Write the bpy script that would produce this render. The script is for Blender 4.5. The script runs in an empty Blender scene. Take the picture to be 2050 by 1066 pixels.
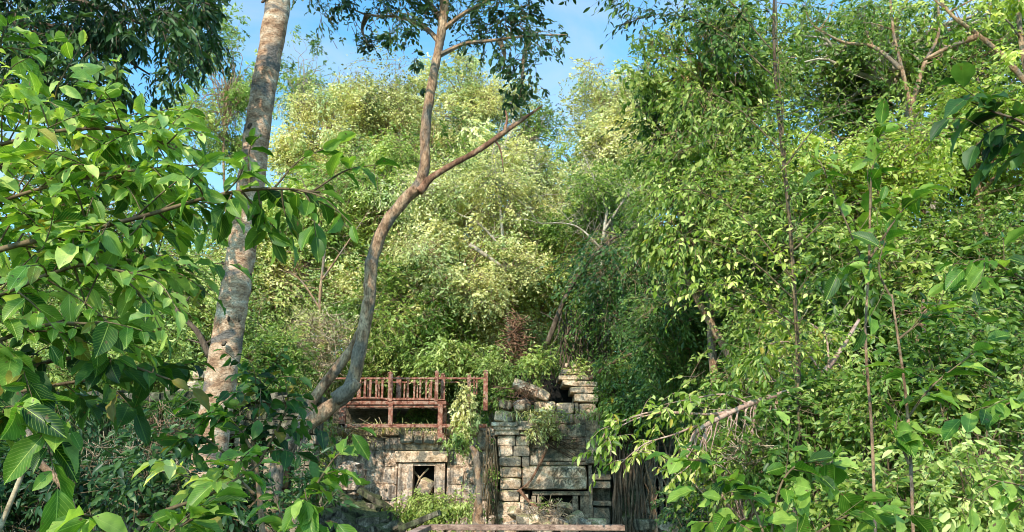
import bpy, math, random
import numpy as np
from mathutils import Vector, noise as mnoise

R = math.radians
random.seed(7)
rng = np.random.default_rng(11)
scene = bpy.context.scene
COL = scene.collection

# ------------------------------------------------------------------ camera
F = 1609.0
PITCH = R(15.0)
EYE = np.array([0.0, 0.0, 1.65])
cp, sp = math.cos(PITCH), math.sin(PITCH)

def ray(px, py):
    a = (px - 1025.0) / F
    b = (533.0 - py) / F
    return np.array([a, cp - b * sp, sp + b * cp])

def P(px, py, Y):
    """A point of the place at distance Y in front of the viewer."""
    d = ray(px, py)
    return EYE + d * (Y / d[1])

def M(Y, px=1.0, py=700):
    """Metres that px picture units measure at distance Y."""
    return px * Y / ray(1025, py)[1] / F

cam = bpy.data.cameras.new("camera")
cam.sensor_width = 36.0
cam.lens = 36.0 * F / 2050.0
cam.clip_end = 2000
cam_o = bpy.data.objects.new("camera", cam)
cam_o.location = EYE
cam_o.rotation_euler = (R(90) + PITCH, 0, 0)
COL.objects.link(cam_o)
scene.camera = cam_o

# ------------------------------------------------------------------ tagging
def tag(o, label=None, cat=None, group=None, kind=None):
    if label: o["label"] = label
    if cat: o["category"] = cat
    if group: o["group"] = group
    if kind: o["kind"] = kind
    return o

def empty(name, loc, label=None, cat=None, group=None):
    o = bpy.data.objects.new(name, None)
    o.location = Vector([float(v) for v in loc])
    COL.objects.link(o)
    return tag(o, label, cat, group)

# ------------------------------------------------------------------ mesh building
class MB:
    def __init__(s):
        s.v = []; s.f = []; s.n = 0
    def add(s, verts, faces):
        verts = np.asarray(verts, float)
        s.v.append(verts)
        k = s.n
        for f in faces: s.f.append([i + k for i in f])
        s.n += len(verts)
    def box(s, lo, hi):
        x0, y0, z0 = lo; x1, y1, z1 = hi
        s.add([(x0,y0,z0),(x1,y0,z0),(x1,y1,z0),(x0,y1,z0),(x0,y0,z1),(x1,y0,z1),(x1,y1,z1),(x0,y1,z1)],
              [(0,3,2,1),(4,5,6,7),(0,1,5,4),(1,2,6,5),(2,3,7,6),(3,0,4,7)])
    def build(s, name, mat, parent=None, smooth=False):
        me = bpy.data.meshes.new(name)
        V = np.concatenate(s.v) if s.v else np.zeros((0, 3))
        off = np.zeros(3)
        if parent is not None: off = world_loc(parent)
        me.from_pydata((V - off).tolist(), [], s.f)
        if smooth: me.polygons.foreach_set("use_smooth", [True] * len(me.polygons))
        me.materials.append(mat)
        o = bpy.data.objects.new(name, me)
        COL.objects.link(o)
        if parent is not None: o.parent = parent
        return o

def world_loc(o):
    p = np.zeros(3)
    while o is not None:
        p = p + np.array(o.location); o = o.parent
    return p

def catmull(pts, n):
    pts = np.asarray(pts, float)
    if len(pts) == 2:
        t = np.linspace(0, 1, n)[:, None]; return pts[0] * (1 - t) + pts[1] * t
    q = np.vstack([2 * pts[0] - pts[1], pts, 2 * pts[-1] - pts[-2]])
    out = []
    for u in np.linspace(0, len(pts) - 1, n):
        i = min(int(u), len(pts) - 2); t = u - i
        a, b, c, d = q[i], q[i + 1], q[i + 2], q[i + 3]
        out.append(0.5 * ((2 * b) + (-a + c) * t + (2 * a - 5 * b + 4 * c - d) * t * t + (-a + 3 * b - 3 * c + d) * t ** 3))
    return np.array(out)

def tube(mb, pts, rad, seg=8, n=None, rough=0.0, freq=3.0, cap=True):
    """A tapering limb along pts with radius list rad."""
    pts = np.asarray(pts, float)
    rad = np.asarray(rad, float)
    if n:
        u = np.linspace(0, len(pts) - 1, n)
        rr = np.interp(u, np.linspace(0, len(pts) - 1, len(rad)), rad)
        pp = catmull(pts, n)
    else:
        pp = pts; rr = np.interp(np.arange(len(pts)), np.linspace(0, len(pts) - 1, len(rad)), rad)
    m = len(pp)
    tang = np.gradient(pp, axis=0)
    tang /= np.linalg.norm(tang, axis=1)[:, None] + 1e-9
    ref = np.array([0.3, 1, 0.1]) if abs(tang[0][1]) < 0.8 else np.array([1, 0, 0.2])
    a = np.cross(tang, ref); a /= np.linalg.norm(a, axis=1)[:, None] + 1e-9
    b = np.cross(tang, a)
    ang = np.arange(seg) * 2 * math.pi / seg
    ca, sa = np.cos(ang), np.sin(ang)
    V = pp[:, None, :] + rr[:, None, None] * (a[:, None, :] * ca[None, :, None] + b[:, None, :] * sa[None, :, None])
    if rough > 0:
        out = V.copy()
        for i in range(m):
            for j in range(seg):
                w = V[i, j]
                h = mnoise.noise(Vector(w * freq)) + 0.5 * mnoise.noise(Vector(w * freq * 2.7))
                out[i, j] = w + (w - pp[i]) * h * rough
        V = out
    F_ = []
    for i in range(m - 1):
        for j in range(seg):
            k = (j + 1) % seg
            F_.append((i * seg + j, i * seg + k, (i + 1) * seg + k, (i + 1) * seg + j))
    V = V.reshape(-1, 3)
    if cap:
        V = np.vstack([V, pp[0], pp[-1]])
        c0, c1 = m * seg, m * seg + 1
        for j in range(seg):
            k = (j + 1) % seg
            F_.append((c0, k, j)); F_.append((c1, (m - 1) * seg + j, (m - 1) * seg + k))
    mb.add(V, F_)

# rough stone block template
def _stone_template(n=4):
    idx = {}; vs = []; fs = []
    def vid(p):
        if p not in idx: idx[p] = len(vs); vs.append(p)
        return idx[p]
    for ax in range(3):
        for side in (0, n):
            for i in range(n):
                for j in range(n):
                    def mk(a, b):
                        p = [0, 0, 0]; p[ax] = side; p[(ax + 1) % 3] = a; p[(ax + 2) % 3] = b
                        return vid(tuple(p))
                    q = [mk(i, j), mk(i + 1, j), mk(i + 1, j + 1), mk(i, j + 1)]
                    fs.append(q if side else q[::-1])
    return np.array(vs, float) / n * 2 - 1, fs
ST_V, ST_F = _stone_template(4)
ST_V = np.sign(ST_V) * np.abs(ST_V) ** 0.62      # edge loops pulled out towards the rims

def rotm(rx, ry, rz):
    cx, sx, cy, sy, cz, sz = math.cos(rx), math.sin(rx), math.cos(ry), math.sin(ry), math.cos(rz), math.sin(rz)
    X = np.array([[1,0,0],[0,cx,-sx],[0,sx,cx]]); Y = np.array([[cy,0,sy],[0,1,0],[-sy,0,cy]]); Z = np.array([[cz,-sz,0],[sz,cz,0],[0,0,1]])
    return Z @ Y @ X

def stone(mb, c, size, rot=(0, 0, 0), rough=0.06, chip=0.10):
    h = np.asarray(size, float) / 2
    v = ST_V.copy()
    e = (np.abs(v) > 0.99).sum(1)
    soft = np.where(e == 3, 1 - chip, np.where(e == 2, 1 - chip * .5, 1.0))
    # soften in metres, not in proportion, so long blocks keep their ends
    m = h.min()
    w = v * h
    w -= np.sign(v) * ((1 - soft)[:, None] * m)
    sd = random.random() * 100
    for i in range(len(w)):
        q = Vector((w[i][0] * 3 + sd, w[i][1] * 3, w[i][2] * 3))
        q2 = Vector((w[i][0] * 9 + sd, w[i][1] * 9, w[i][2] * 9))
        w[i] += (np.array(mnoise.noise_vector(q)) * 0.7 + np.array(mnoise.noise_vector(q2)) * 0.35) * rough * (0.25 + m)
    mb.add(w @ rotm(*rot).T + np.asarray(c, float), ST_F)

def rect(x0, y0, x1, y1, Y):
    a = P(x0, y0, Y); b = P(x1, y1, Y)
    return min(a[0], b[0]), max(a[0], b[0]), min(a[2], b[2]), max(a[2], b[2])

def pstone(mb, x0, y0, x1, y1, Y, depth, rot=0.0, rough=0.06, chip=0.1, yaw=0.0, tilt=0.0):
    """a block whose face fills the picture rectangle at distance Y, depth going back"""
    X0, X1, Z0, Z1 = rect(x0, y0, x1, y1, Y)
    stone(mb, ((X0 + X1) / 2, Y + depth / 2, (Z0 + Z1) / 2), (X1 - X0, depth, Z1 - Z0), (tilt, rot, yaw), rough, chip)

def courses(mb, X0, X1, Z0, Z1, Y, depth, ch, bl, holes=(), rough=0.05, ragged=0.0, jit=0.03):
    """dry-laid courses of blocks; holes are world rectangles left open"""
    # packed joints a little behind the block faces
    yb = Y + jit + .035
    if holes:
        a, c, e, f = holes[0]
        for (q0, q1, r0, r1) in ((X0, a, Z0, Z1), (c, X1, Z0, Z1), (a, c, f, Z1)):
            if r1 > r0: mb.box((q0, yb, r0), (q1, yb + .12, r1 - .06))
    else: mb.box((X0, yb, Z0), (X1, yb + .12, Z1 - .06))
    z = Z0; k = 0
    while z < Z1 - 0.05:
        h = min(ch * random.uniform(.85, 1.15), Z1 - z)
        x = X0 - random.random() * bl * 0.6
        while x < X1:
            w = bl * random.uniform(.6, 1.35)
            a, b = max(x, X0), min(x + w, X1)
            segs = [(a, b)]
            for (hx0, hx1, hz0, hz1) in holes:
                if z + h * .5 > hz0 and z + h * .5 < hz1:
                    ns = []
                    for (p, q) in segs:
                        if q <= hx0 or p >= hx1: ns.append((p, q))
                        else:
                            if p < hx0: ns.append((p, hx0))
                            if q > hx1: ns.append((hx1, q))
                    segs = ns
            for (p, q) in segs:
                if q - p < 0.08: continue
                if z + h > Z1 - ragged and random.random() < 0.35: continue
                dy = random.uniform(-jit, jit)
                stone(mb, ((p + q) / 2, Y + depth / 2 + dy, z + h / 2), (q - p - .004, depth, h - .004),
                      (random.uniform(-.01, .01), random.uniform(-.012, .012), random.uniform(-.02, .02)), rough, 0.13)
            x += w
        z += h; k += 1

# ------------------------------------------------------------------ leaves
T_FAR = (np.array([(0,0,0),(.45,.5,.12),(1,0,-.06),(.5,-.5,.12)]), [(0,2,1),(0,3,2)])
T_MID = (np.array([(0,0,0),(.5,0,0),(1,0,-.16),(.2,.42,.10),(.62,.42,.05),(.2,-.42,.10),(.62,-.42,.05)]),
         [(0,1,4,3),(1,2,4),(0,5,6,1),(1,6,2)])
def _big():
    vs = []; fs = []; uv = []
    prof = [(0.0, 0.03), (0.09, .19), (.24, .38), (.42, .49), (.60, .47), (.77, .36), (.91, .17), (1.0, 0.0)]
    for i, (u, w) in enumerate(prof):
        for k, s_ in enumerate((-1, -.5, 0, .5, 1)):
            ripple = 0.035 * math.sin(u * 17 + k) * abs(s_)
            vs.append((u, s_ * w, abs(s_) * w * 0.24 - 0.26 * u * u + ripple)); uv.append((u, .5 + s_ * w))
    for i in range(len(prof) - 1):
        for k in range(4):
            a = i * 5 + k
            fs.append((a, a + 5, a + 6, a + 1))
    return np.array(vs), fs, np.array(uv)
T_BIG = _big()

def leaf_mesh(name, mat, pos, dr, up, ln, wd, tint, tpl, parent=None, smooth=False):
    """pos, dr, up: n x 3; ln, wd, tint: n. One foliage mesh."""
    V0 = tpl[0]; F0 = tpl[1]
    n = len(pos); k = len(V0)
    d = dr / (np.linalg.norm(dr, axis=1)[:, None] + 1e-9)
    s = np.cross(up, d); s /= np.linalg.norm(s, axis=1)[:, None] + 1e-9
    nn = np.cross(d, s)
    V = (pos[:, None, :] + ln[:, None, None] * V0[None, :, 0, None] * d[:, None, :]
         + wd[:, None, None] * V0[None, :, 1, None] * s[:, None, :]
         + ln[:, None, None] * V0[None, :, 2, None] * nn[:, None, :])
    if parent is not None: V = V - world_loc(parent)
    V = V.reshape(-1, 3).astype(np.float32)
    sizes = np.array([len(f) for f in F0]); flat = np.concatenate([np.array(f) for f in F0])
    loops = (np.arange(n)[:, None] * k + flat[None, :]).ravel().astype(np.int32)
    tot = np.tile(sizes, n)
    start = np.concatenate([[0], np.cumsum(tot)[:-1]]).astype(np.int32)
    me = bpy.data.meshes.new(name)
    me.vertices.add(n * k); me.vertices.foreach_set("co", V.ravel())
    me.loops.add(len(loops)); me.loops.foreach_set("vertex_index", loops)
    me.polygons.add(n * len(F0)); me.polygons.foreach_set("loop_start", start)
    try: me.polygons.foreach_set("loop_total", tot.astype(np.int32))
    except Exception: pass
    at = me.attributes.new("tint", 'FLOAT', 'FACE')
    at.data.foreach_set("value", np.repeat(tint, len(F0)).astype(np.float32))
    if len(tpl) > 2:
        uvl = me.uv_layers.new(name="UVMap")
        uvl.data.foreach_set("uv", np.tile(tpl[2][flat], (n, 1)).ravel().astype(np.float32))
    me.update(calc_edges=True)
    if smooth: me.polygons.foreach_set("use_smooth", np.ones(n * len(F0), bool))
    me.materials.append(mat)
    o = bpy.data.objects.new(name, me)
    COL.objects.link(o)
    if parent is not None: o.parent = parent
    return o

def unit(n):
    v = rng.normal(size=(n, 3)); return v / np.linalg.norm(v, axis=1)[:, None]

def sprays(cent, rad, ntw, nlf, ls, aspect=.45, flat=.75, droop=.5, upb=1.2, shell=.45, twl=.55, tintc=None, splay=.9):
    """leafy twigs filling clumps. cent m x 3, rad m. Returns leaf arrays plus twig segments"""
    m = len(cent)
    tot = int(sum(ntw))
    ci = np.repeat(np.arange(m), ntw)
    u = unit(tot)
    r = rad[ci]
    str_ = np.exp(rng.normal(size=(m, 3)) * .34)[ci]; str_[:, 2] *= flat
    st = cent[ci] + u * str_ * r[:, None] * (shell * .4 + (1.25 - shell * .4) * rng.random(tot) ** .75)[:, None] * .88
    ax_ = rng.normal(size=(m, 3)) * np.array([1, 1, .45]); ax_ /= np.linalg.norm(ax_, axis=1)[:, None]
    td = u * .6 + ax_[ci] * .75 + rng.normal(size=(tot, 3)) * .4; td[:, 2] -= droop * rng.random(tot)
    td /= np.linalg.norm(td, axis=1)[:, None]
    L = r * twl * rng.uniform(.5, 1.2, tot)
    L = np.minimum(L, nlf * ls * .8)
    t = (np.arange(nlf) + .5) / nlf
    lp = st[:, None, :] + td[:, None, :] * (L[:, None] * t[None, :])[:, :, None]
    lp[:, :, 2] -= (L[:, None] * t[None, :] ** 2) * droop * .6
    n = tot * nlf
    lp = lp.reshape(n, 3) + rng.normal(size=(n, 3)) * ls * .15
    tdr = np.repeat(td, nlf, axis=0)
    side = np.cross(tdr, np.array([0, 0, 1.0])) + rng.normal(size=(n, 3)) * .25
    side /= np.linalg.norm(side, axis=1)[:, None] + 1e-9
    sg = np.where(np.arange(n) % 2 == 0, 1, -1)[:, None]
    ld = tdr + side * sg * splay + rng.normal(size=(n, 3)) * .3
    ld[:, 2] -= droop * .6
    up = rng.normal(size=(n, 3)) * .62 + np.array([-.2, -.62, .25 + .55 * upb])      # blades turn to the light
    ln = ls * rng.uniform(.5, 1.3, n) * np.exp(rng.normal(size=m) * .18)[ci].repeat(nlf)
    wd = ln * aspect * rng.uniform(.8, 1.2, n)
    tc = (rng.random(m) if tintc is None else tintc)
    tw = rng.random(tot)
    tint = np.clip(.50 * np.repeat(tc[ci], nlf) + .25 * np.repeat(tw, nlf) + .42 * rng.random(n) - .08, 0, 1)
    return lp, ld, up, ln, wd, tint, (st, td, L)

def twig_mesh(mb, st, td, L, r, droop, sel=None):
    """thin three-sided twigs, vectorised"""
    n = len(st)
    if sel is not None:
        k = rng.random(n) < sel; st, td, L = st[k], td[k], L[k]; n = len(st)
    if n == 0: return
    a = np.cross(td, [0.2, 0.9, 0.3]); a /= np.linalg.norm(a, axis=1)[:, None] + 1e-9
    b = np.cross(td, a)
    rings = []
    for (t, rr) in ((-.75, 1.3), (.4, .8), (1.0, .25)):
        c = st + td * (L * t)[:, None]
        if t > 0: c[:, 2] -= L * t * t * droop * .6
        for q in range(3):
            an = q * 2.094
            rings.append(c + (a * math.cos(an) + b * math.sin(an)) * r * rr)
    V = np.stack(rings, 1).reshape(-1, 3)
    F0 = [(0,1,4,3),(1,2,5,4),(2,0,3,5),(3,4,7,6),(4,5,8,7),(5,3,6,8)]
    base = (np.arange(n) * 9)
    mb.v.append(V)
    Fs = (base[:, None, None] + np.array(F0)[None]).reshape(-1, 4) + mb.n
    mb.f.extend(Fs.tolist()); mb.n += len(V)

# ------------------------------------------------------------------ materials
def new_mat(name):
    m = bpy.data.materials.new(name); m.use_nodes = True
    nt = m.node_tree; nt.nodes.clear()
    return m, nt

def nd(nt, t, **kw):
    n = nt.nodes.new(t)
    for k, v in kw.items(): setattr(n, k, v)
    return n

def ramp(nt, stops, fac=None):
    r = nd(nt, 'ShaderNodeValToRGB')
    els = r.color_ramp.elements
    while len(els) > 1: els.remove(els[-1])
    els[0].position = stops[0][0]; els[0].color = (*stops[0][1], 1)
    for p, c in stops[1:]:
        e = els.new(p); e.color = (*c, 1)
    if fac is not None: nt.links.new(fac, r.inputs[0])
    return r

def leaf_mat(name, dark, mid, light, trans=.35, rough=.5, spec=.35, veins=False, sere=None):
    m, nt = new_mat(name); L = nt.links.new
    at = nd(nt, 'ShaderNodeAttribute', attribute_name="tint")
    stops = [(.0, dark), (.45, mid), (.95, light)]
    cr = ramp(nt, stops, at.outputs['Fac'])
    colr = cr.outputs[0]
    if not veins:
        # broad drifts of duller and yellower growth through the crowns
        gp = nd(nt, 'ShaderNodeNewGeometry'); nzz = nd(nt, 'ShaderNodeTexNoise'); nzz.inputs['Scale'].default_value = .55; nzz.inputs['Detail'].default_value = 4
        L(gp.outputs['Position'], nzz.inputs[0])
        dr_ = ramp(nt, [(.34, (.50, .66, .52)), (.48, (1.0, 1.0, .92)), (.60, (1.20, 1.11, 1.0))], nzz.outputs[0])
        md = nd(nt, 'ShaderNodeMixRGB', blend_type='MULTIPLY'); md.inputs[0].default_value = 1
        L(colr, md.inputs[1]); L(dr_.outputs[0], md.inputs[2]); colr = md.outputs[0]
    if sere:
        gm = nd(nt, 'ShaderNodeNewGeometry')
        gt = nd(nt, 'ShaderNodeMath', operation='GREATER_THAN'); gt.inputs[1].default_value = sere[0]
        L(gm.outputs['Random Per Island'], gt.inputs[0])
        mx = nd(nt, 'ShaderNodeMixRGB'); mx.inputs[2].default_value = (*sere[1], 1)
        L(gt.outputs[0], mx.inputs[0]); L(colr, mx.inputs[1]); colr = mx.outputs[0]
    bs = nd(nt, 'ShaderNodeBsdfPrincipled')
    bs.inputs['Roughness'].default_value = rough
    bs.inputs['Specular IOR Level'].default_value = spec
    if veins:
        uv = nd(nt, 'ShaderNodeUVMap'); sx = nd(nt, 'ShaderNodeSeparateXYZ'); L(uv.outputs[0], sx.inputs[0])
        a = nd(nt, 'ShaderNodeMath', operation='SUBTRACT'); L(sx.outputs[1], a.inputs[0]); a.inputs[1].default_value = .5
        ab = nd(nt, 'ShaderNodeMath', operation='ABSOLUTE'); L(a.outputs[0], ab.inputs[0])
        mid_ = nd(nt, 'ShaderNodeMath', operation='LESS_THAN'); L(ab.outputs[0], mid_.inputs[0]); mid_.inputs[1].default_value = .014
        q = nd(nt, 'ShaderNodeMath', operation='MULTIPLY_ADD'); L(ab.outputs[0], q.inputs[0]); q.inputs[1].default_value = -.75
        L(sx.outputs[0], q.inputs[2])
        q2 = nd(nt, 'ShaderNodeMath', operation='MULTIPLY'); L(q.outputs[0], q2.inputs[0]); q2.inputs[1].default_value = 11.0
        fr = nd(nt, 'ShaderNodeMath', operation='FRACT'); L(q2.outputs[0], fr.inputs[0])
        sv = nd(nt, 'ShaderNodeMath', operation='LESS_THAN'); L(fr.outputs[0], sv.inputs[0]); sv.inputs[1].default_value = .12
        mxv = nd(nt, 'ShaderNodeMath', operation='MAXIMUM'); L(mid_.outputs[0], mxv.inputs[0])
        svh = nd(nt, 'ShaderNodeMath', operation='MULTIPLY'); L(sv.outputs[0], svh.inputs[0]); svh.inputs[1].default_value = .45
        L(svh.outputs[0], mxv.inputs[1])
        vm = nd(nt, 'ShaderNodeMixRGB'); L(mxv.outputs[0], vm.inputs[0]); L(colr, vm.inputs[1])
        vm.inputs[2].default_value = (light[0] * 1.25, light[1] * 1.15, light[2] * 1.3, 1)
        # blotches of older, duller tissue
        tc = nd(nt, 'ShaderNodeTexCoord'); nz = nd(nt, 'ShaderNodeTexNoise'); nz.inputs['Scale'].default_value = 26; nz.inputs['Detail'].default_value = 4
        L(tc.outputs['Object'], nz.inputs[0])
        br = ramp(nt, [(.35, (.62, .68, .6)), (.6, (1.1, 1.05, 1))], nz.outputs[0])
        mu = nd(nt, 'ShaderNodeMixRGB', blend_type='MULTIPLY'); mu.inputs[0].default_value = .8
        L(vm.outputs[0], mu.inputs[1]); L(br.outputs[0], mu.inputs[2])
        ns = nd(nt, 'ShaderNodeTexNoise'); ns.inputs['Scale'].default_value = 42; ns.inputs['Detail'].default_value = 3; L(tc.outputs['Object'], ns.inputs[0])
        sp_ = ramp(nt, [(.66, (0, 0, 0)), (.70, (1, 1, 1))], ns.outputs[0])
        mb_ = nd(nt, 'ShaderNodeMixRGB'); L(sp_.outputs[0], mb_.inputs[0]); L(mu.outputs[0], mb_.inputs[1]); mb_.inputs[2].default_value = (.16, .10, .04, 1); colr = mb_.outputs[0]
        bp = nd(nt, 'ShaderNodeBump'); bp.inputs['Strength'].default_value = .35; bp.inputs['Distance'].default_value = .004
        L(mxv.outputs[0], bp.inputs['Height']); L(bp.outputs[0], bs.inputs['Normal'])
    L(colr, bs.inputs['Base Color'])
    tr = nd(nt, 'ShaderNodeBsdfTranslucent')
    g = nd(nt, 'ShaderNodeMixRGB', blend_type='MULTIPLY'); g.inputs[0].default_value = 1
    L(colr, g.inputs[1]); g.inputs[2].default_value = (1.4, 1.5, .6, 1)
    L(g.outputs[0], tr.inputs[0])
    mix = nd(nt, 'ShaderNodeMixShader'); mix.inputs[0].default_value = trans
    L(bs.outputs[0], mix.inputs[1]); L(tr.outputs[0], mix.inputs[2])
    out = nd(nt, 'ShaderNodeOutputMaterial'); L(mix.outputs[0], out.inputs[0])
    return m

def surf_mat(name, cols, scale=(1, 1, 1), nscale=3.0, detail=6, bump=.6, bscale=12, rough=.9, dist=.02,
             patch=None, streak=None, moss=None, patch_scale=1.5):
    """mottled surface: colour ramp over noise, optional large patches, dark vertical streaks, moss on upward faces"""
    m, nt = new_mat(name); L = nt.links.new
    geo = nd(nt, 'ShaderNodeNewGeometry')
    mp = nd(nt, 'ShaderNodeMapping'); mp.inputs['Scale'].default_value = scale; L(geo.outputs['Position'], mp.inputs[0])
    nz = nd(nt, 'ShaderNodeTexNoise'); nz.inputs['Scale'].default_value = nscale; nz.inputs['Detail'].default_value = detail
    nz.inputs['Roughness'].default_value = .65
    L(mp.outputs[0], nz.inputs[0])
    k = len(cols); lo, hi = .32, .68
    cr = ramp(nt, [(lo + (hi - lo) * i / (k - 1), c) for i, c in enumerate(cols)], nz.outputs[0])
    colr = cr.outputs[0]
    if patch:
        n2 = nd(nt, 'ShaderNodeTexNoise'); n2.inputs['Scale'].default_value = patch_scale; n2.inputs['Detail'].default_value = 5; n2.inputs['Distortion'].default_value = .6
        L(mp.outputs[0], n2.inputs[0])
        pr = ramp(nt, [(.50, (0, 0, 0)), (.58, (1, 1, 1))], n2.outputs[0])
        mx = nd(nt, 'ShaderNodeMixRGB'); L(pr.outputs[0], mx.inputs[0]); L(colr, mx.inputs[1]); mx.inputs[2].default_value = (*patch, 1)
        colr = mx.outputs[0]
    if streak:
        ms = nd(nt, 'ShaderNodeMapping'); ms.inputs['Scale'].default_value = (5, 5, .45); L(geo.outputs['Position'], ms.inputs[0])
        n3 = nd(nt, 'ShaderNodeTexNoise'); n3.inputs['Scale'].default_value = 1.6; n3.inputs['Detail'].default_value = 5; L(ms.outputs[0], n3.inputs[0])
        sr = ramp(nt, [(.46, (0, 0, 0)), (.62, (.85, .85, .85))], n3.outputs[0])
        mx = nd(nt, 'ShaderNodeMixRGB'); L(sr.outputs[0], mx.inputs[0]); L(colr, mx.inputs[1]); mx.inputs[2].default_value = (*streak, 1)
        colr = mx.outputs[0]
    if moss:
        sx = nd(nt, 'ShaderNodeSeparateXYZ'); L(geo.outputs['Normal'], sx.inputs[0])
        n4 = nd(nt, 'ShaderNodeTexNoise'); n4.inputs['Scale'].default_value = 5; n4.inputs['Detail'].default_value = 4; L(geo.outputs['Position'], n4.inputs[0])
        ad = nd(nt, 'ShaderNodeMath', operation='ADD'); L(sx.outputs[2], ad.inputs[0]); L(n4.outputs[0], ad.inputs[1])
        mr = ramp(nt, [(.95, (0, 0, 0)), (1.35, (.8, .8, .8))], ad.outputs[0])
        mx = nd(nt, 'ShaderNodeMixRGB'); L(mr.outputs[0], mx.inputs[0]); L(colr, mx.inputs[1]); mx.inputs[2].default_value = (*moss, 1)
        colr = mx.outputs[0]
    bs = nd(nt, 'ShaderNodeBsdfPrincipled')
    bs.inputs['Roughness'].default_value = rough; bs.inputs['Specular IOR Level'].default_value = .2
    nf = nd(nt, 'ShaderNodeTexNoise'); nf.inputs['Scale'].default_value = bscale * 1.6; nf.inputs['Detail'].default_value = 9; nf.inputs['Roughness'].default_value = .75
    L(mp.outputs[0], nf.inputs[0])
    rf = ramp(nt, [(.34, (.30, .27, .25)), (.50, (1.0, .99, .98)), (.66, (1.5, 1.44, 1.38))], nf.outputs[0])
    mf = nd(nt, 'ShaderNodeMixRGB', blend_type='MULTIPLY'); mf.inputs[0].default_value = 1
    L(colr, mf.inputs[1]); L(rf.outputs[0], mf.inputs[2]); L(mf.outputs[0], bs.inputs['Base Color'])
    nb = nd(nt, 'ShaderNodeTexNoise'); nb.inputs['Scale'].default_value = bscale; nb.inputs['Detail'].default_value = 8; nb.inputs['Roughness'].default_value = .7
    L(mp.outputs[0], nb.inputs[0])
    bp = nd(nt, 'ShaderNodeBump'); bp.inputs['Strength'].default_value = bump; bp.inputs['Distance'].default_value = dist
    L(nb.outputs[0], bp.inputs['Height']); L(bp.outputs[0], bs.inputs['Normal'])
    out = nd(nt, 'ShaderNodeOutputMaterial'); L(bs.outputs[0], out.inputs[0])
    return m

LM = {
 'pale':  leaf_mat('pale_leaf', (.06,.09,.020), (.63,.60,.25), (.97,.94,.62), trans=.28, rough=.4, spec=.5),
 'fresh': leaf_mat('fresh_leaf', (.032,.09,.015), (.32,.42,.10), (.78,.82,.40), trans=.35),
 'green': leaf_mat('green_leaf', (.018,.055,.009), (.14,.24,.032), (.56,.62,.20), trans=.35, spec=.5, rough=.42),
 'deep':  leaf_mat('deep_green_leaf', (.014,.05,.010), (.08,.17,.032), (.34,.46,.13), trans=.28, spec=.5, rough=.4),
 'shade': leaf_mat('shade_leaf', (.012,.04,.014), (.035,.09,.026), (.10,.18,.05), trans=.25, spec=.45, rough=.42),  # dark leaf green with the shade put into the colour
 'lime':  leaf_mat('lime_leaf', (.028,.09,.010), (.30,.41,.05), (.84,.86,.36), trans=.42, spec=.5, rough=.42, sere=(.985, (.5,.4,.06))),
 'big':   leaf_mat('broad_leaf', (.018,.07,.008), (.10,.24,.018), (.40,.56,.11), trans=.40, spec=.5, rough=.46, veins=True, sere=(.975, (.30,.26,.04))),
 'bigd':  leaf_mat('shaded_broad_leaf', (.010,.04,.010), (.035,.11,.018), (.13,.25,.05), trans=.35, spec=.45, rough=.5, veins=True, sere=(.96, (.28,.22,.04))),  # darker copy of the broad leaf, shade painted in
 'bigl':  leaf_mat('sunny_broad_leaf', (.035,.14,.012), (.26,.43,.04), (.72,.82,.26), trans=.40, spec=.5, rough=.46, veins=True, sere=(.98, (.42,.36,.07))),  # lighter copy of the broad leaf, sunlight painted in
 'dry':   leaf_mat('dry_leaf', (.14,.07,.03), (.28,.16,.08), (.42,.30,.16), trans=.2),
 'ferny': leaf_mat('grass_blade', (.04,.10,.03), (.10,.20,.06), (.22,.34,.12), trans=.3),
}
BARK_MOTTLED = surf_mat('mottled_bark', [(.18,.095,.06),(.48,.28,.17),(.70,.48,.33),(.84,.72,.58)], scale=(1,1,1.9), nscale=4.5, detail=9,
                        bump=1.0, bscale=24, dist=.03, patch=(.20,.17,.15), streak=None, patch_scale=1.7)
BARK_TAN = surf_mat('tan_bark', [(.12,.065,.04),(.40,.24,.145),(.64,.44,.29)], scale=(1,1,.5), nscale=7, detail=9, bump=1.0, bscale=22, dist=.04, patch=(.24,.19,.15), patch_scale=3)
BARK_PALE = surf_mat('pale_bark', [(.20,.16,.12),(.42,.34,.26),(.60,.53,.44)], scale=(1,1,.4), nscale=7, bump=.5, bscale=20, dist=.01)
BARK_DARK = surf_mat('dark_bark', [(.05,.035,.025),(.12,.085,.06),(.20,.15,.11)], scale=(1,1,.4), nscale=7, bump=.6, bscale=20, dist=.01)
BARK_RED = surf_mat('red_bark', [(.10,.05,.03),(.26,.13,.08),(.42,.26,.17)], scale=(1,1,.5), nscale=7, bump=.8, bscale=18, dist=.012)
TWIG = surf_mat('twig_bark', [(.10,.07,.04),(.24,.17,.10)], nscale=6, bump=.2)
STRAW = surf_mat('dry_twig', [(.22,.15,.09),(.45,.34,.22),(.6,.5,.36)], nscale=5, bump=.2)
STEM_PINK = surf_mat('pink_brown_bark', [(.26,.15,.12),(.46,.30,.25),(.6,.46,.40)], nscale=7, bump=.4)
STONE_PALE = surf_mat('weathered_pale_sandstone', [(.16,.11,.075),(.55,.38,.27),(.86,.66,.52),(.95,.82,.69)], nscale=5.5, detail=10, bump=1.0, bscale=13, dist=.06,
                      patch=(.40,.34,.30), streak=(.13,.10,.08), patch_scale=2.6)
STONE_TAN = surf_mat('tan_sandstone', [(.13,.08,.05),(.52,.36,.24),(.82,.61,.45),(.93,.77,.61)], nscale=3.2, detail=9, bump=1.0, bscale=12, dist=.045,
                     patch=(.24,.21,.17), moss=(.34,.31,.15), patch_scale=2.4)
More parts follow.
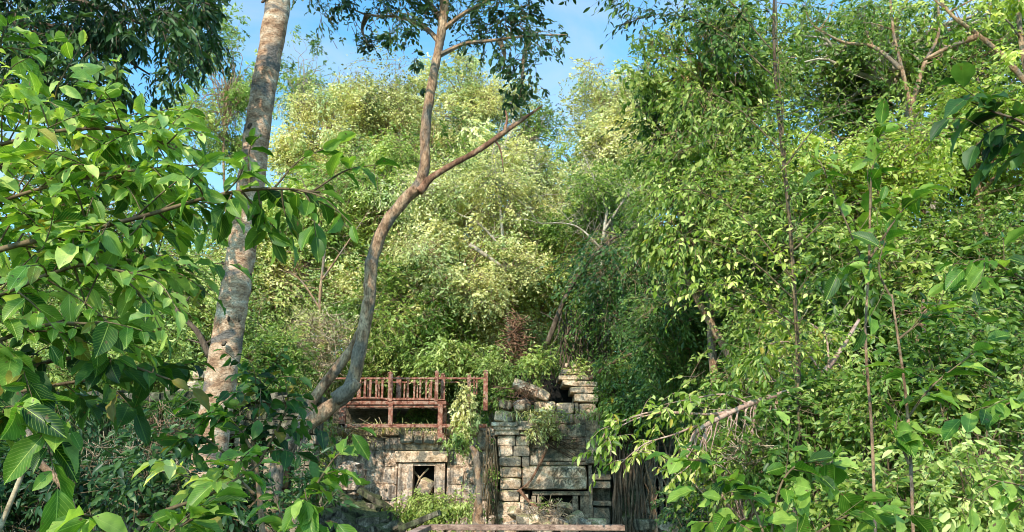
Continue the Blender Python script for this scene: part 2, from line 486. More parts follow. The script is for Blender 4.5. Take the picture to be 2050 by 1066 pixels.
STONE_DARK = surf_mat('dark_mossy_sandstone', [(.035,.03,.022),(.13,.11,.08),(.28,.24,.18),(.42,.37,.29)], nscale=2.8, detail=9, bump=1.0, bscale=10, dist=.05,
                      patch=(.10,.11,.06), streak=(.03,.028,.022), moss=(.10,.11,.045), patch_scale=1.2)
STONE_GREY = surf_mat('grey_carved_sandstone', [(.10,.075,.055),(.36,.26,.18),(.60,.47,.35)], nscale=3, detail=9, bump=1.0, bscale=14, dist=.05,
                      patch=(.15,.14,.11), patch_scale=2.5)
DARK_FILL = surf_mat('painted_darkness', [(.008,.008,.008),(.02,.019,.017)], nscale=2, bump=.3)  # near-black colour stands in for the darkness inside the openings
WOOD_RED = surf_mat('red_stained_wood', [(.08,.03,.022),(.28,.105,.07),(.50,.26,.19)], scale=(1,1,1), nscale=6, bump=.5, bscale=20, dist=.008, patch=(.40,.24,.18), patch_scale=7)
WOOD_PINK = surf_mat('faded_pink_wood', [(.14,.08,.06),(.36,.23,.18),(.56,.40,.33)], scale=(.5,1,1), nscale=6, bump=.5, bscale=24, dist=.006)
WOOD_DARK = surf_mat('dark_weathered_wood', [(.05,.04,.03),(.12,.095,.07),(.2,.17,.13)], scale=(.4,1,1), nscale=6, bump=.5, bscale=24, dist=.006)
SOIL = surf_mat('forest_soil', [(.03,.022,.014),(.09,.065,.04),(.16,.12,.08)], nscale=1.4, detail=9, bump=1, bscale=5, dist=.08, patch=(.05,.08,.02))

# ------------------------------------------------------------------ world and sun
SUN_EL, SUN_AZ = R(35), R(200)      # azimuth clockwise from +Y: behind the viewer, a little to the left
w = bpy.data.worlds.new("World"); scene.world = w; w.use_nodes = True
nt = w.node_tree; nt.nodes.clear()
sky = nd(nt, 'ShaderNodeTexSky', sky_type='NISHITA'); sky.sun_disc = False
sky.sun_elevation = SUN_EL; sky.sun_rotation = SUN_AZ; sky.air_density = 1.0; sky.dust_density = .7; sky.ozone_density = 1.6
bg = nd(nt, 'ShaderNodeBackground'); bg.inputs[1].default_value = .15
tc = nd(nt, 'ShaderNodeTexCoord'); mpw = nd(nt, 'ShaderNodeMapping'); mpw.inputs['Scale'].default_value = (1.0, 1.0, 2.2)
nt.links.new(tc.outputs['Generated'], mpw.inputs[0])
cn = nd(nt, 'ShaderNodeTexNoise'); cn.inputs['Scale'].default_value = 3.4; cn.inputs['Detail'].default_value = 7; cn.inputs['Roughness'].default_value = .55; cn.inputs['Distortion'].default_value = .5
nt.links.new(mpw.outputs[0], cn.inputs[0])
ccr = ramp(nt, [(.41, (0, 0, 0)), (.78, (.75, .75, .75))], cn.outputs[0])
cm = nd(nt, 'ShaderNodeMixRGB'); cm.inputs[2].default_value = (5.6, 6.0, 6.6, 1)
nt.links.new(ccr.outputs[0], cm.inputs[0])
tintw = nd(nt, 'ShaderNodeMixRGB', blend_type='MULTIPLY'); tintw.inputs[0].default_value = 1; tintw.inputs[2].default_value = (1.3, 2.35, 2.45, 1)
nt.links.new(sky.outputs[0], tintw.inputs[1]); nt.links.new(tintw.outputs[0], cm.inputs[1])
nt.links.new(cm.outputs[0], bg.inputs[0])
wo = nd(nt, 'ShaderNodeOutputWorld'); nt.links.new(bg.outputs[0], wo.inputs[0])
sl = bpy.data.lights.new("sun", 'SUN'); sl.energy = 5.0; sl.angle = R(.5); sl.color = (1.0, .92, .76)
so = bpy.data.objects.new("sun", sl); COL.objects.link(so)
sd = Vector((math.sin(SUN_AZ) * math.cos(SUN_EL), math.cos(SUN_AZ) * math.cos(SUN_EL), math.sin(SUN_EL)))
so.rotation_euler = sd.to_track_quat('Z', 'Y').to_euler()
so.location = sd * 60
scene.view_settings.view_transform = 'Standard'; scene.view_settings.look = 'None'; scene.view_settings.exposure = 0
scene.cycles.max_bounces = 7; scene.cycles.diffuse_bounces = 2; scene.cycles.transmission_bounces = 4; scene.cycles.glossy_bounces = 2
scene.cycles.use_denoising = True
scene.cycles.filter_width = 0.95

# ------------------------------------------------------------------ ground
def ground():
    n = 90
    t = np.linspace(-1, 1, n)
    g = np.sign(t) * (np.abs(t) ** 2.6) * 600
    mb = MB(); V = []
    for j in range(n):
        for i in range(n):
            x, y = g[i], g[j] + 20
            near = math.exp(-((x / 60) ** 2 + ((y - 25) / 60) ** 2))
            z = -.35 + (mnoise.noise(Vector((x * .15, y * .15, 0))) * .35) * near
            z += 3.3 / (1 + math.exp(-max(-60, y - 30.3) / .45))       # earth banked up behind the ruin
            z += 17 / (1 + math.exp(-max(-60, min(60, (y - 96) / 6))))
            V.append((x, y, z))
    F_ = [(j*n+i, j*n+i+1, (j+1)*n+i+1, (j+1)*n+i) for j in range(n-1) for i in range(n-1)]
    mb.add(V, F_)
    tag(mb.build("ground", SOIL, smooth=True), "dark leaf-strewn forest floor under the trees", "ground", kind="structure")
ground()
def gz(x, y):
    return -.35 + 3.3 / (1 + math.exp(-max(-60, y - 30.3) / .45))

# ------------------------------------------------------------------ trees
def make_crown_clumps(px, py, Y, rx, ry, n, cr, dy=None, hollow=.3):
    """clump centres scattered through an uneven ellipsoid"""
    c = P(px, py, Y); ax = M(Y, rx, py); az = M(Y, ry, py); ay = dy if dy else min(ax, 3.5)
    out = []
    sd = Vector((random.uniform(0, 99), 0, 0)); k = 0
    while len(out) < n:
        u = unit(1)[0]; r = random.random() ** .42 * random.choice((1, 1, 1, 1.12, 1.25)); k += 1
        q = c + u * r * np.array([ax, ay, az])
        # crowns grow unevenly: thin out where the noise is low
        if k < n * 9 and mnoise.noise(Vector(q) * (1.1 / max(ax, az)) * 2.3 + sd) < .05 + .12 * random.random(): continue
        out.append(q)
    rad = cr * np.exp(rng.normal(size=n) * .38)
    return c, np.array(out), rad

def limbs_to(mb, root, targets, r0, Y, bend=.25, seg=5):
    """curved tapering limbs from points on the trunk towards the clumps"""
    for t in targets:
        k = random.uniform(.35, .95)
        s = root(k)
        mid = (s + t) / 2 + np.array([random.uniform(-1, 1), random.uniform(-1, 1), random.uniform(-.3, .9)]) * np.linalg.norm(t - s) * bend * .6
        mid2 = s * .25 + t * .75 + rng.normal(size=3) * np.linalg.norm(t - s) * .07
        tube(mb, [s, mid, mid2, t], [r0 * (1.1 - k * .5), r0 * .5, r0 * .3, r0 * .12], seg, n=9, cap=False)

def tree(label, px, py, Y, rx, ry, n, cr, kind, ls, dens, base, name="tree", cat="tree", group=None, bark=None,
         tpl=T_FAR, aspect=.5, droop=.5, nlf=8, tr=.085, upb=.8, extra=None, flat=.75, twigs=0.0, dy=None, shell=.45, lim=1.0, trunk_top=None):
    bark = bark or BARK_TAN
    if Y > 21: rx *= 1.1; ry *= 1.28; n = int(n * 4.8); cr *= .52; dens *= 1.0
    elif Y > 12: n = int(n * 3.0); cr *= .62; dens *= 1.15; ls *= 1.1
    b = P(base, 980, Y); b[2] = gz(b[0], b[1]) - .1
    root = empty(name, b, label, cat, group)
    c, cl, rad = make_crown_clumps(px, py, Y, rx, ry, n, cr, dy)
    if extra:
        for (ex, ey, eY, er) in extra:
            cl = np.vstack([cl, P(ex, ey, eY)]); rad = np.append(rad, er)
    # trunk
    top = c + np.array([0, 0, M(Y, ry, py) * .45])
    if trunk_top: top = P(trunk_top[0], trunk_top[1], Y)
    p = [b, b * .6 + top * .4 + rng.normal(size=3) * .35 * np.array([1, .5, 0]), b * .25 + top * .75 + rng.normal(size=3) * .3, top]
    cv = catmull(p, 40)
    mb = MB(); tube(mb, p, [tr * 1.35, tr, tr * .75, tr * .25], 9, n=22, rough=.12)
    h0 = max(.3, 1 - 2.2 * M(Y, ry, py) / max(1, (top - b)[2]))
    fn = lambda k: cv[min(39, int((h0 + (1 - h0) * k * .9) * 39))]
    nl = max(1, int(len(cl) * lim))
    limbs_to(mb, fn, cl[:nl], tr * .5, Y)
    vol = rad ** 2
    ntw = np.maximum(3, (dens * vol / (ls * ls) / nlf).astype(int))
    lp, ld, up, ln, wd, tint, tws = sprays(cl, rad, ntw, nlf, ls, aspect, flat, droop, upb, shell)
    if Y > 12: twig_mesh(mb, *tws, ls * .055, droop, .35)
    mb.build("trunk", bark, root, smooth=True)
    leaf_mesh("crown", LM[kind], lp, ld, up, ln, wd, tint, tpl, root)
    return len(lp)

NL = 0
G_FAR = "trees growing behind the ruin"
# ---- far and middle trees behind the ruin
T = [
 ("slim light green tree showing over the dark canopy beside the mottled trunk", 455,190,46,85,120,26,1.1,'fresh',.17,13,440,{}),
 ("thin grey-green treetop against the sky just beyond the mottled trunk", 605,170,52,55,80,14,1.0,'green',.17,8,620,{'bark':BARK_PALE,'twigs':.5}),
 ("pale yellow-green feathery tree between the mottled trunk and the forked tree", 660,310,42,95,125,22,1.7,'pale',.17,17,650,{}),
 ("tall pale tree with a rounded top behind the forked tree", 775,245,45,75,95,18,1.6,'pale',.17,15,740,{}),
 ("mid green tree crowding behind the bend of the forked tree", 740,430,38,120,120,22,1.6,'fresh',.16,15,720,{}),
 ("deep green tree directly behind the upper fork", 930,330,40,80,90,12,1.3,'green',.16,11,930,{'twigs':.3}),
 ("light tree top rising over the broken limb", 930,210,47,90,70,15,1.6,'pale',.17,14,950,{}),
 ("sparse twiggy tree with bare pale limbs showing sky beyond the broken limb", 1060,270,48,60,100,13,1.1,'green',.16,9,1040,{'bark':BARK_PALE,'twigs':.8,'tr':.2}),
 ("pale rounded tree standing under the open patch of sky", 1245,260,42,80,90,17,1.6,'pale',.17,15,1200,{}),
 ("creamy green feathery tree right of the open sky", 1290,300,37,105,100,18,1.5,'pale',.16,14,1290,{'bark':BARK_PALE}),
 ("widest yellow-green feathery tree filling the middle of the view", 1000,420,34,150,95,30,1.4,'pale',.145,17,1000,{'twigs':.25,'bark':BARK_PALE}),
 ("yellow-green feathery tree hanging low over the ruin", 930,560,32,150,95,26,1.3,'pale',.14,16,920,{'twigs':.25}),
 ("soft green tree in the middle with a dark hollow below it", 1090,540,33,100,85,18,1.3,'fresh',.145,15,1100,{'twigs':.2}),
 ("dull green tree leaning over the gable of the ruin", 1220,480,31,95,120,20,1.3,'green',.14,13,1230,{'twigs':.5,'bark':BARK_PALE}),
 ("green tree half hidden by the lower trunk of the forked tree", 610,500,36,90,110,20,1.5,'fresh',.16,15,600,{}),
 ("shady green tree behind the red railing", 820,640,31,100,75,18,1.2,'green',.14,15,810,{'twigs':.2}),
 ("bright bushy tree beside the lower mottled trunk", 380,640,27,85,85,18,1.1,'fresh',.13,14,350,{'twigs':.2}),
 ("sunlit small tree far behind the large leaves, low on its slope", 190,690,25,130,80,20,1.1,'fresh',.13,13,180,{'twigs':.2}),
 ("tall thin tree speckled with sky behind the large leaves", 180,430,30,190,110,22,1.2,'green',.14,7,120,{'twigs':.4}),
 ("shaded tree with fine dark leaves right of the gable", 1300,640,27,85,120,20,1.2,'deep',.13,14,1310,{'twigs':.3}),
]
for (lb, px, py, Y, rx, ry, n, cr, k, ls, de, ba, kw) in T:
    NL += tree(lb, px, py, Y, rx, ry, n, cr, k, ls, de, ba, group=G_FAR, **kw)

G_R = "leafy trees crowding the right side"
T2 = [
 ("dark blue-green tree massed in shade above the fallen branch", 1440,640,19,170,150,34,.85,'deep',.10,15,1450,{'twigs':.2,'droop':.8,'aspect':.42}),
 ("tall green tree with drooping sprays beside the open sky", 1400,150,16,150,150,30,.75,'green',.10,11,1480,{'twigs':.4,'tpl':T_MID,'droop':.9}),
 ("leafy tree with tumbling sprays under the drooping one", 1430,400,15,130,140,26,.7,'green',.095,12,1480,{'twigs':.4,'tpl':T_MID,'droop':.9}),
 ("sunlit lime green tree below the gap of sky in the crown", 1700,400,14,170,110,28,.65,'lime',.085,12,1720,{'twigs':.4,'tpl':T_MID}),
 ("open crowned tree with pale forking limbs and blue sky between its leaves", 1790,110,18,210,120,36,.75,'green',.10,5,1850,{'twigs':.5,'bark':BARK_PALE,'tr':.22,'tpl':T_MID}),
 ("lime green tree at the edge beneath the dark overhanging leaves", 1960,300,14,120,120,22,.65,'lime',.085,11,2060,{'twigs':.5,'tpl':T_MID}),
 ("dense green tree behind the two thin bare stems", 1620,600,14,150,120,26,.65,'green',.085,14,1640,{'twigs':.3,'tpl':T_MID}),
 ("deep green tree below the lime green edge tree", 1930,560,13,150,130,28,.62,'green',.08,14,1980,{'twigs':.4,'tpl':T_MID}),
]
for (lb, px, py, Y, rx, ry, n, cr, k, ls, de, ba, kw) in T2:
    NL += tree(lb, px, py, Y, rx, ry, n, cr, k, ls, de, ba, group=G_R, **kw)
for i in range(34):
    x = -80 + 2200 * (i + random.random()) / 34; y = random.uniform(520, 690)
    tree("young green tree filling the space low behind the ruin and the larger trees", x, y, random.uniform(36, 52), random.uniform(60, 95), random.uniform(70, 105), 12, 1.7, random.choice(['fresh','green','pale']), .19, 11, x,
         name="young_tree", group="young trees low in the background")
# ------------------------------------------------------------------ the ruin
YT = 28.0
def ruin_left():
    """pale wall with the doorway, below the railing"""
    b = P(800, 1066, YT); b[2] = -.3
    t = empty("ruined_wall", b, "pale blotchy sandstone wall with a small square doorway under the red railing", "ruin wall")
    X0, X1, _, Z1 = rect(625, 858, 990, 1066, YT)
    hx0, hx1, hz0, hz1 = rect(797, 905, 892, 1080, YT)
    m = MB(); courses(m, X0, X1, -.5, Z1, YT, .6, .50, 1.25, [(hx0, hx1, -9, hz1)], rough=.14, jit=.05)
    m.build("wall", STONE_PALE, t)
    m = MB(); m.box((X0 - .3, YT + .62, -.6), (X1 + .6, YT + 1.4, Z1 + .1)) ; 
    o = m.build("wall_core", STONE_DARK, t)
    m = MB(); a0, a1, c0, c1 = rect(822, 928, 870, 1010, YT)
    m.box((a0 - .3, YT + .58, -.5), (a1 + .3, YT + .615, c1 + .3)); m.build("doorway_dark_sheet", DARK_FILL, t)  # thin sheet painted dark for the gloom behind the doorway
    m = MB()
    pstone(m, 790, 903, 896, 926, YT - .18, .6, rough=.05)
    pstone(m, 812, 884, 876, 902, YT - .05, .5, rough=.06)
    m.build("lintel", STONE_TAN, t)
    m = MB()
    pstone(m, 797, 927, 823, 1075, YT - .10, .55, rough=.035, chip=.06)
    pstone(m, 870, 927, 888, 1075, YT - .10, .55, rough=.035, chip=.06)
    pstone(m, 815, 927, 880, 933, YT - .06, .45, rough=.02)
    m.build("door_frame", STONE_PALE, t)
    m = MB()
    for (x0, x1, y0, y1) in ((800,828,868,888),(829,846,872,889),(848,872,866,889),(873,893,870,888)):
        pstone(m, x0, y0, x1, y1, YT - .22 + random.uniform(-.05, .05), .5, rot=random.uniform(-.05, .05), rough=.1, chip=.2)
    m.build("cornice_stones", STONE_TAN, t)
    m = MB()
    x = 630
    while x < 955:
        wv = random.uniform(22, 48)
        if not (795 < x + wv / 2 < 895):
            pstone(m, x, random.uniform(850, 858), x + wv, 872, YT - .16 + random.uniform(-.08, .05), .8, rot=random.uniform(-.04, .04), rough=.1, chip=.16)
        x += wv
    m.build("coping", STONE_TAN, t)
    # a rounded boulder of collapsed masonry against it
    o = MB(); pstone(o, 668, 925, 722, 990, 26.6, 1.0, rot=.12, rough=.22, chip=.5)
    tag(o.build("boulder", STONE_PALE), "large pale rounded stone leaning at the foot of the blotchy wall", "boulder")
    d = MB()
    tube(d, [P(822, 935, YT + .3), P(842, 960, YT + .3), P(866, 985, YT + .3)], [.035, .03], 5, n=5)
    tube(d, [P(858, 938, YT + .2), P(840, 958, YT + .25), P(826, 990, YT + .2)], [.03, .025], 5, n=5)
    tag(d.build("fallen_sticks", STRAW), "two thin sticks crossed inside the small doorway", "sticks")
    o = MB(); pstone(o, 838, 958, 864, 992, YT + .1, .35, rot=.5, rough=.1, chip=.3)
    tag(o.build("loose_stone", STONE_TAN), "pale loose stone wedged in the small doorway", "stone")
ruin_left()

def pavilion():
    Y = 26.6
    b = P(1100, 1066, Y); b[2] = -.3
    t = empty("temple_porch", b, "stepped sandstone porch with carved panel and half buried black opening", "ruin porch")
    # left pilaster, block over block
    m = MB()
    rows = [(996,1060,872,893),(998,1060,893,914),(1000,1044,914,935),(1002,1046,935,957),(1003,1042,957,981),(1000,1040,981,1004),(996,1040,1004,1030),(990,1034,1030,1052),(994,1040,1052,1100)]
    for (x0, x1, y0, y1) in rows:
        k = random.uniform(-.05, .06)
        if x1 - x0 > 50:
            s = x0 + (x1 - x0) * random.uniform(.4, .6)
            pstone(m, x0, y0, s, y1, Y - .25 + k, .9, rough=.05); pstone(m, s + 1, y0, x1, y1, Y - .22 + k, .9, rough=.05)
        else:
            pstone(m, x0 + random.uniform(-2, 2), y0, x1 + random.uniform(-3, 3), y1, Y - .25 + k, .9, rot=random.uniform(-.03, .03), rough=.13, chip=.2)
    for (x0, x1, y0, y1) in ((1045,1060,914,935),(1062,1078,912,930),(1041,1050,985,1030),(1050,1058,990,1040)):
        pstone(m, x0, y0, x1, y1, Y - .12, .7, rough=.04)
    m.build("left_pilaster", STONE_TAN, t)
    # mouldings above the pilaster
    m = MB()
    for (x0, x1, y0, y1, dy) in ((984,1036,846,853,-.5),(988,1062,853,861,-.42),(990,1040,861,871,-.34),(1036,1066,843,856,-.3),(1040,1066,862,871,-.25)):
        pstone(m, x0, y0, x1, y1, Y + dy, 1.1, rough=.04)
    m.build("cornice", STONE_TAN, t)
    # tympanum field
    m = MB()
    X0, X1, Z0, Z1 = rect(1058, 828, 1176, 926, Y)
    courses(m, X0, X1, Z0, Z1, Y + .1, .5, .40, .62, rough=.09, jit=.03)
    X0, X1, Z0, Z1 = rect(1172, 828, 1215, 930, Y)
    courses(m, X0, X1, Z0, Z1, Y - .12, .5, .36, .5, rough=.05)
    m.build("tympanum", STONE_GREY, t)
    m = MB()
    pstone(m, 1062, 925, 1178, 931, Y - .12, .5, rough=.02); pstone(m, 1078, 917, 1176, 923, Y - .04, .4, rough=.02)
    m.build("ledge", STONE_GREY, t)
    # scroll-carved lintel, built from raised curls
    m = MB(); pstone(m, 1046, 932, 1176, 981, Y - .16, .55, rough=.08, chip=.2)
    m.build("lintel", STONE_TAN, t)
    m = MB()
    X0, X1, Z0, Z1 = rect(1106, 936, 1172, 978, Y)
    yy = Y - .185
    for i in range(5):
        for j in range(2):
            cx_ = X0 + (i + .5) * (X1 - X0) / 5; cz_ = Z0 + (j + .5) * (Z1 - Z0) / 2
            sgn = random.choice((-1, 1)); cx_ += random.uniform(-.04, .04); cz_ += random.uniform(-.03, .03)
            if random.random() < .2: continue
            pts = [np.array([cx_ + sgn * math.cos(a_) * .1 * (1 - a_ / 9), yy, cz_ + math.sin(a_) * .15 * (1 - a_ / 9)]) for a_ in np.linspace(0, 7.5, 16)]
            tube(m, pts, [.014, .006], 5)
            if random.random() < .5: tube(m, [np.array([cx_ - .11, yy, cz_ - .13]), np.array([cx_, yy - .01, cz_ + .0]), np.array([cx_ + .11, yy, cz_ + .14])], [.016, .01], 5, n=6)
    tube(m, [np.array([X0, yy, (Z0 + Z1) / 2]), np.array([X1, yy, (Z0 + Z1) / 2])], [.016, .016], 5, n=4)
    m.build("scroll_carving", STONE_GREY, t)
    # doorway
    m = MB()
    pstone(m, 1066, 984, 1186, 992, Y + .06, .5, rough=.02, chip=.04)
    pstone(m, 1064, 993, 1074, 1100, Y + .02, .4, rough=.02); pstone(m, 1075, 993, 1084, 1100, Y + .10, .4, rough=.02)
    pstone(m, 1146, 993, 1160, 1100, Y + .08, .4, rough=.02)
    m.build("door_frame", STONE_GREY, t)
    m = MB(); pstone(m, 1161, 990, 1186, 1100, Y + .12, .4, rough=.03); pstone(m, 1178, 932, 1189, 1100, Y - .1, .6, rough=.04)
    m.build("right_jamb", STONE_GREY, t)
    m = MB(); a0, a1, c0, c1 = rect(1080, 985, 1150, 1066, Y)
    m.box((a0 - .3, Y + .62, -.5), (a1 + .6, Y + .65, c1 + .2)); m.build("opening_dark_sheet", DARK_FILL, t)  # flat sheet coloured near black as the shade within the porch
    # right pillar with gaps
    m = MB()
    for (x0, x1, y0, y1, dy) in ((1172,1216,878,893,-.25),(1174,1212,895,911,-.22),(1172,1216,913,928,-.2),(1184,1224,950,961,-.4),(1187,1223,963,978,-.3),(1187,1224,1004,1013,-.42),(1189,1224,1016,1100,-.3)):
        pstone(m, x0, y0, x1, y1, Y + dy, .7, rough=.06, rot=random.uniform(-.01, .01))
    m.build("right_pillar", STONE_GREY, t)
    m = MB(); X0, X1, Z0, Z1 = rect(1187, 925, 1226, 1066, Y); m.box((X0, Y + .28, -.5), (X1, Y + .8, Z1)); m.build("pillar_recess", STONE_DARK, t)
    m = MB()
    X0, X1, Z0, Z1 = rect(995, 835, 1232, 1066, Y)
    m.box((X0 + .1, Y + .66, -.5), (X1 - .1, Y + 1.4, Z1 - .1)); m.build("core_masonry", STONE_DARK, t)
    # course of sunlit blocks under the hollow gable
    m = MB()
    for (x0, x1, y0, y1) in ((1070,1113,803,827),(1114,1150,806,828),(1151,1158,806,828),(1160,1194,808,828)):
        pstone(m, x0, y0, x1, y1, Y + .15, .9, rough=.07, chip=.18)
    m.build("top_course", STONE_TAN, t)
    # corbelled right half of the broken gable
    m = MB()
    for (x0, x1, y0, y1, dy) in ((1150,1198,788,805,.5),(1142,1200,774,787,.45),(1126,1196,762,773,.5),(1118,1188,751,761,.6),(1124,1182,738,750,.8),(1130,1176,727,737,1.0)):
        pstone(m, x0, y0, x1, y1, Y + dy, 1.4, rot=random.uniform(-.03, .05), rough=.1, chip=.2)
    m.build("corbelled_gable", STONE_TAN, t)
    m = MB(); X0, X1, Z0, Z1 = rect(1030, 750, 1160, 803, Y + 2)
    m.box((X0, Y + 2.3, Z0 - .1), (X1, Y + 2.5, Z1)); m.build("gable_dark_sheet", DARK_FILL, t)  # panel painted dark as the shadow under the gable
pavilion()
# loose stones of the gable
for (x0, y0, x1, y1, Y, dp, rot, lb, mt) in (
    (1024,768,1104,790,26.6,1.6,.42,"long slanted roof slab propped over the dark gable hollow",STONE_TAN),
    (990,822,1030,846,26.2,.9,.15,"rounded brown boulder on the corner above the stacked blocks",STONE_TAN),
    (1028,800,1062,822,26.5,.9,-.3,"pinkish tilted stone between the boulder and the slanted slab",STONE_PALE),
    (996,800,1026,820,27.0,.8,.25,"mossy dark stone above the rounded brown boulder",STONE_DARK)):
    m = MB(); pstone(m, x0, y0, x1, y1, Y, dp, rot=rot, rough=.16, chip=.32)
    tag(m.build("roof_stone" if "slab" in lb else "fallen_block", mt), lb, "stone block")

# right hand wall in shade with the baluster window
def ruin_right():
    Y = 27.6
    b = P(1400, 1066, Y); b[2] = -.3
    t = empty("shaded_wall", b, "dark shaded temple wall with a window of stone balusters behind hanging roots", "ruin wall")
    X0, X1, _, Z1 = rect(1226, 862, 1640, 1066, Y)
    h = rect(1288, 930, 1348, 1030, Y)
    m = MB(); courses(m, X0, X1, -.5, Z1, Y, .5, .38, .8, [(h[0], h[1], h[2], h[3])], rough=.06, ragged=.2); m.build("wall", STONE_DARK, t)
    m = MB(); m.box((X0 + .05, Y + .52, -.5), (X1, Y + 1.2, Z1 - .3)); m.build("wall_core", DARK_FILL, t)  # near-black fill, darkness behind the window put in its colour
    m = MB(); pstone(m, 1280, 918, 1356, 929, Y - .15, .5, rough=.03); pstone(m, 1280, 1031, 1356, 1042, Y - .15, .5, rough=.03)
    m.build("window_frame", STONE_DARK, t)
    for i in range(4):
        m = MB(); x = h[0] + (i + .5) * (h[1] - h[0]) / 4
        zs = np.linspace(h[2], h[3], 40)
        r = [.055 + .028 * abs(math.sin(q * 1.15)) + (.02 if q % 7 == 0 else 0) for q in range(40)]
        tube(m, [np.array([x, Y + .15, z]) for z in zs], r, 10); m.build("baluster", STONE_GREY, t, smooth=True)
    m = MB()
    x = 1230
    while x < 1640:
        wv = random.uniform(24, 50); pstone(m, x, 850 + random.uniform(-5, 4), x + wv, 866, Y - .2 + random.uniform(-.1, .1), .8, rough=.1, chip=.2); x += wv
    m.build("coping", STONE_DARK, t)
ruin_right()

# left gallery: long shaded wall with pillars, nearer
def ruin_gallery():
    Y = 20.0
    b = P(200, 1066, Y); b[2] = -.3
    t = empty("ruined_gallery", b, "long dark mossy gallery wall with square pillars behind the large leaves", "ruin wall")
    X0, X1, _, Z1 = rect(-160, 800, 620, 1066, Y)
    Z2 = rect(0, 870, 1, 1000, Y)[3]
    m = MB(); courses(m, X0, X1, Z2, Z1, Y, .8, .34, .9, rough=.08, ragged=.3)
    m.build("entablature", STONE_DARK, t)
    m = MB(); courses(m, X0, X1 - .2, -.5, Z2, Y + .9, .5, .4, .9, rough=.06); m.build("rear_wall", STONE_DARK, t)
    for (x, wpx) in ((60,44),(150,30),(252,40),(350,30),(418,36),(480,36),(545,40),(606,40)):
        m = MB(); z = -.5; xa = P(x, 950, Y)[0]; wm = M(Y, wpx, 950)
        while z < Z2:
            hh = min(random.uniform(.5, .9), Z2 - z)
            stone(m, (xa + random.uniform(-.02, .02), Y + .35, z + hh / 2), (wm, .6, hh - .012), (0, 0, random.uniform(-.03, .03)), .05); z += hh
        m.build("pillar", STONE_GREY if x > 380 else STONE_DARK, t)
    m = MB(); x = -160
    while x < 620:
        wv = random.uniform(40, 90); pstone(m, x, 786 + random.uniform(-8, 6), x + wv, 806, Y - .25 + random.uniform(-.1, .1), 1.1, rot=random.uniform(-.04, .04), rough=.12, chip=.22); x += wv
    m.build("cornice", STONE_DARK, t)
ruin_gallery()
for i, (x0, y0, x1, y1, lb) in enumerate(((385,742,412,760,"square tan stone perched highest beside the mottled trunk"),(372,762,408,784,"wide tan stone under the perched square stone by the mottled trunk"),(330,770,368,788,"low tan stone left of the wide stone on the gallery roof"))):
    m = MB(); pstone(m, x0, y0, x1, y1, 20.1, .7, rough=.12, chip=.2); tag(m.build("loose_stone", STONE_TAN), lb, "stone block", "loose stones on the gallery roof")

# rubble heaps
def heap(boxes, mats, label, group, cat="stone block", lb2=None):
    for (x, y, Y, s) in boxes:
        c = P(x, y, Y); m = MB()
        s *= .8; sz = (s * random.uniform(.9, 1.7), s * random.uniform(.7, 1.1), s * random.uniform(.45, .85))
        stone(m, c, sz, (random.uniform(-.6, .6), random.uniform(-.6, .6), random.uniform(-1, 1)), .10, .14)
        tag(m.build("fallen_block", random.choice(mats)), label, cat, group)
heap([(690,1010,25.4,.75),(722,1022,25.0,.7),(700,1045,24.6,.75),(735,1050,24.4,.7),(756,1020,25.3,.6),(768,1045,24.7,.6),(665,1030,25.0,.7),(705,1028,24.8,.6),(748,1040,24.6,.6),(730,1066,24.1,.6),(680,1048,24.6,.6),(772,1062,24.2,.55),(655,1010,25.3,.6),(672,1060,24.3,.7),(745,1000,25.8,.6),(785,1062,24.2,.6),(718,1068,24.0,.6),(640,1050,24.6,.6)],
     [STONE_DARK], "dark mossy block tumbled below the pale blotchy wall", "dark blocks tumbled below the doorway wall")
heap([(1020,1052,25.2,.5),(1055,1040,25.4,.6),(1080,1048,25.0,.55),(1100,1030,25.6,.5),(1120,1046,25.1,.6),(1148,1038,25.5,.55),(1170,1050,25.0,.5),(1130,1018,26.0,.4),(1062,1025,25.8,.45),(1195,1050,25.2,.5),(1035,1030,25.6,.45),(1090,1062,24.7,.5),(1140,1063,24.7,.5)],
     [STONE_TAN, STONE_TAN, STONE_PALE], "sunlit tan stone in the heap before the black opening", "sunlit stones heaped before the black opening")
for (x0, y0, x1, y1, Y, rot, lb) in ((708,1000,800,1012,25.2,.55,"long dark slab sliding down across the mossy blocks"),(795,1038,880,1050,22.5,-.38,"weathered dark plank slab rising behind the bottom handrail")):
    m = MB(); pstone(m, x0, y0, x1, y1, Y, .8, rot=rot, rough=.08, chip=.15); tag(m.build("stone_slab", STONE_DARK), lb, "stone slab")
heap([(1290,1050,25.5,.7),(1340,1055,25.2,.6),(1400,1050,25.4,.7),(1255,1040,25.8,.6),(1450,1055,24.8,.7),(1555,1045,16,.6)], [STONE_DARK, STONE_TAN], "fallen block lying under the shaded wall with balusters", "blocks under the shaded wall")

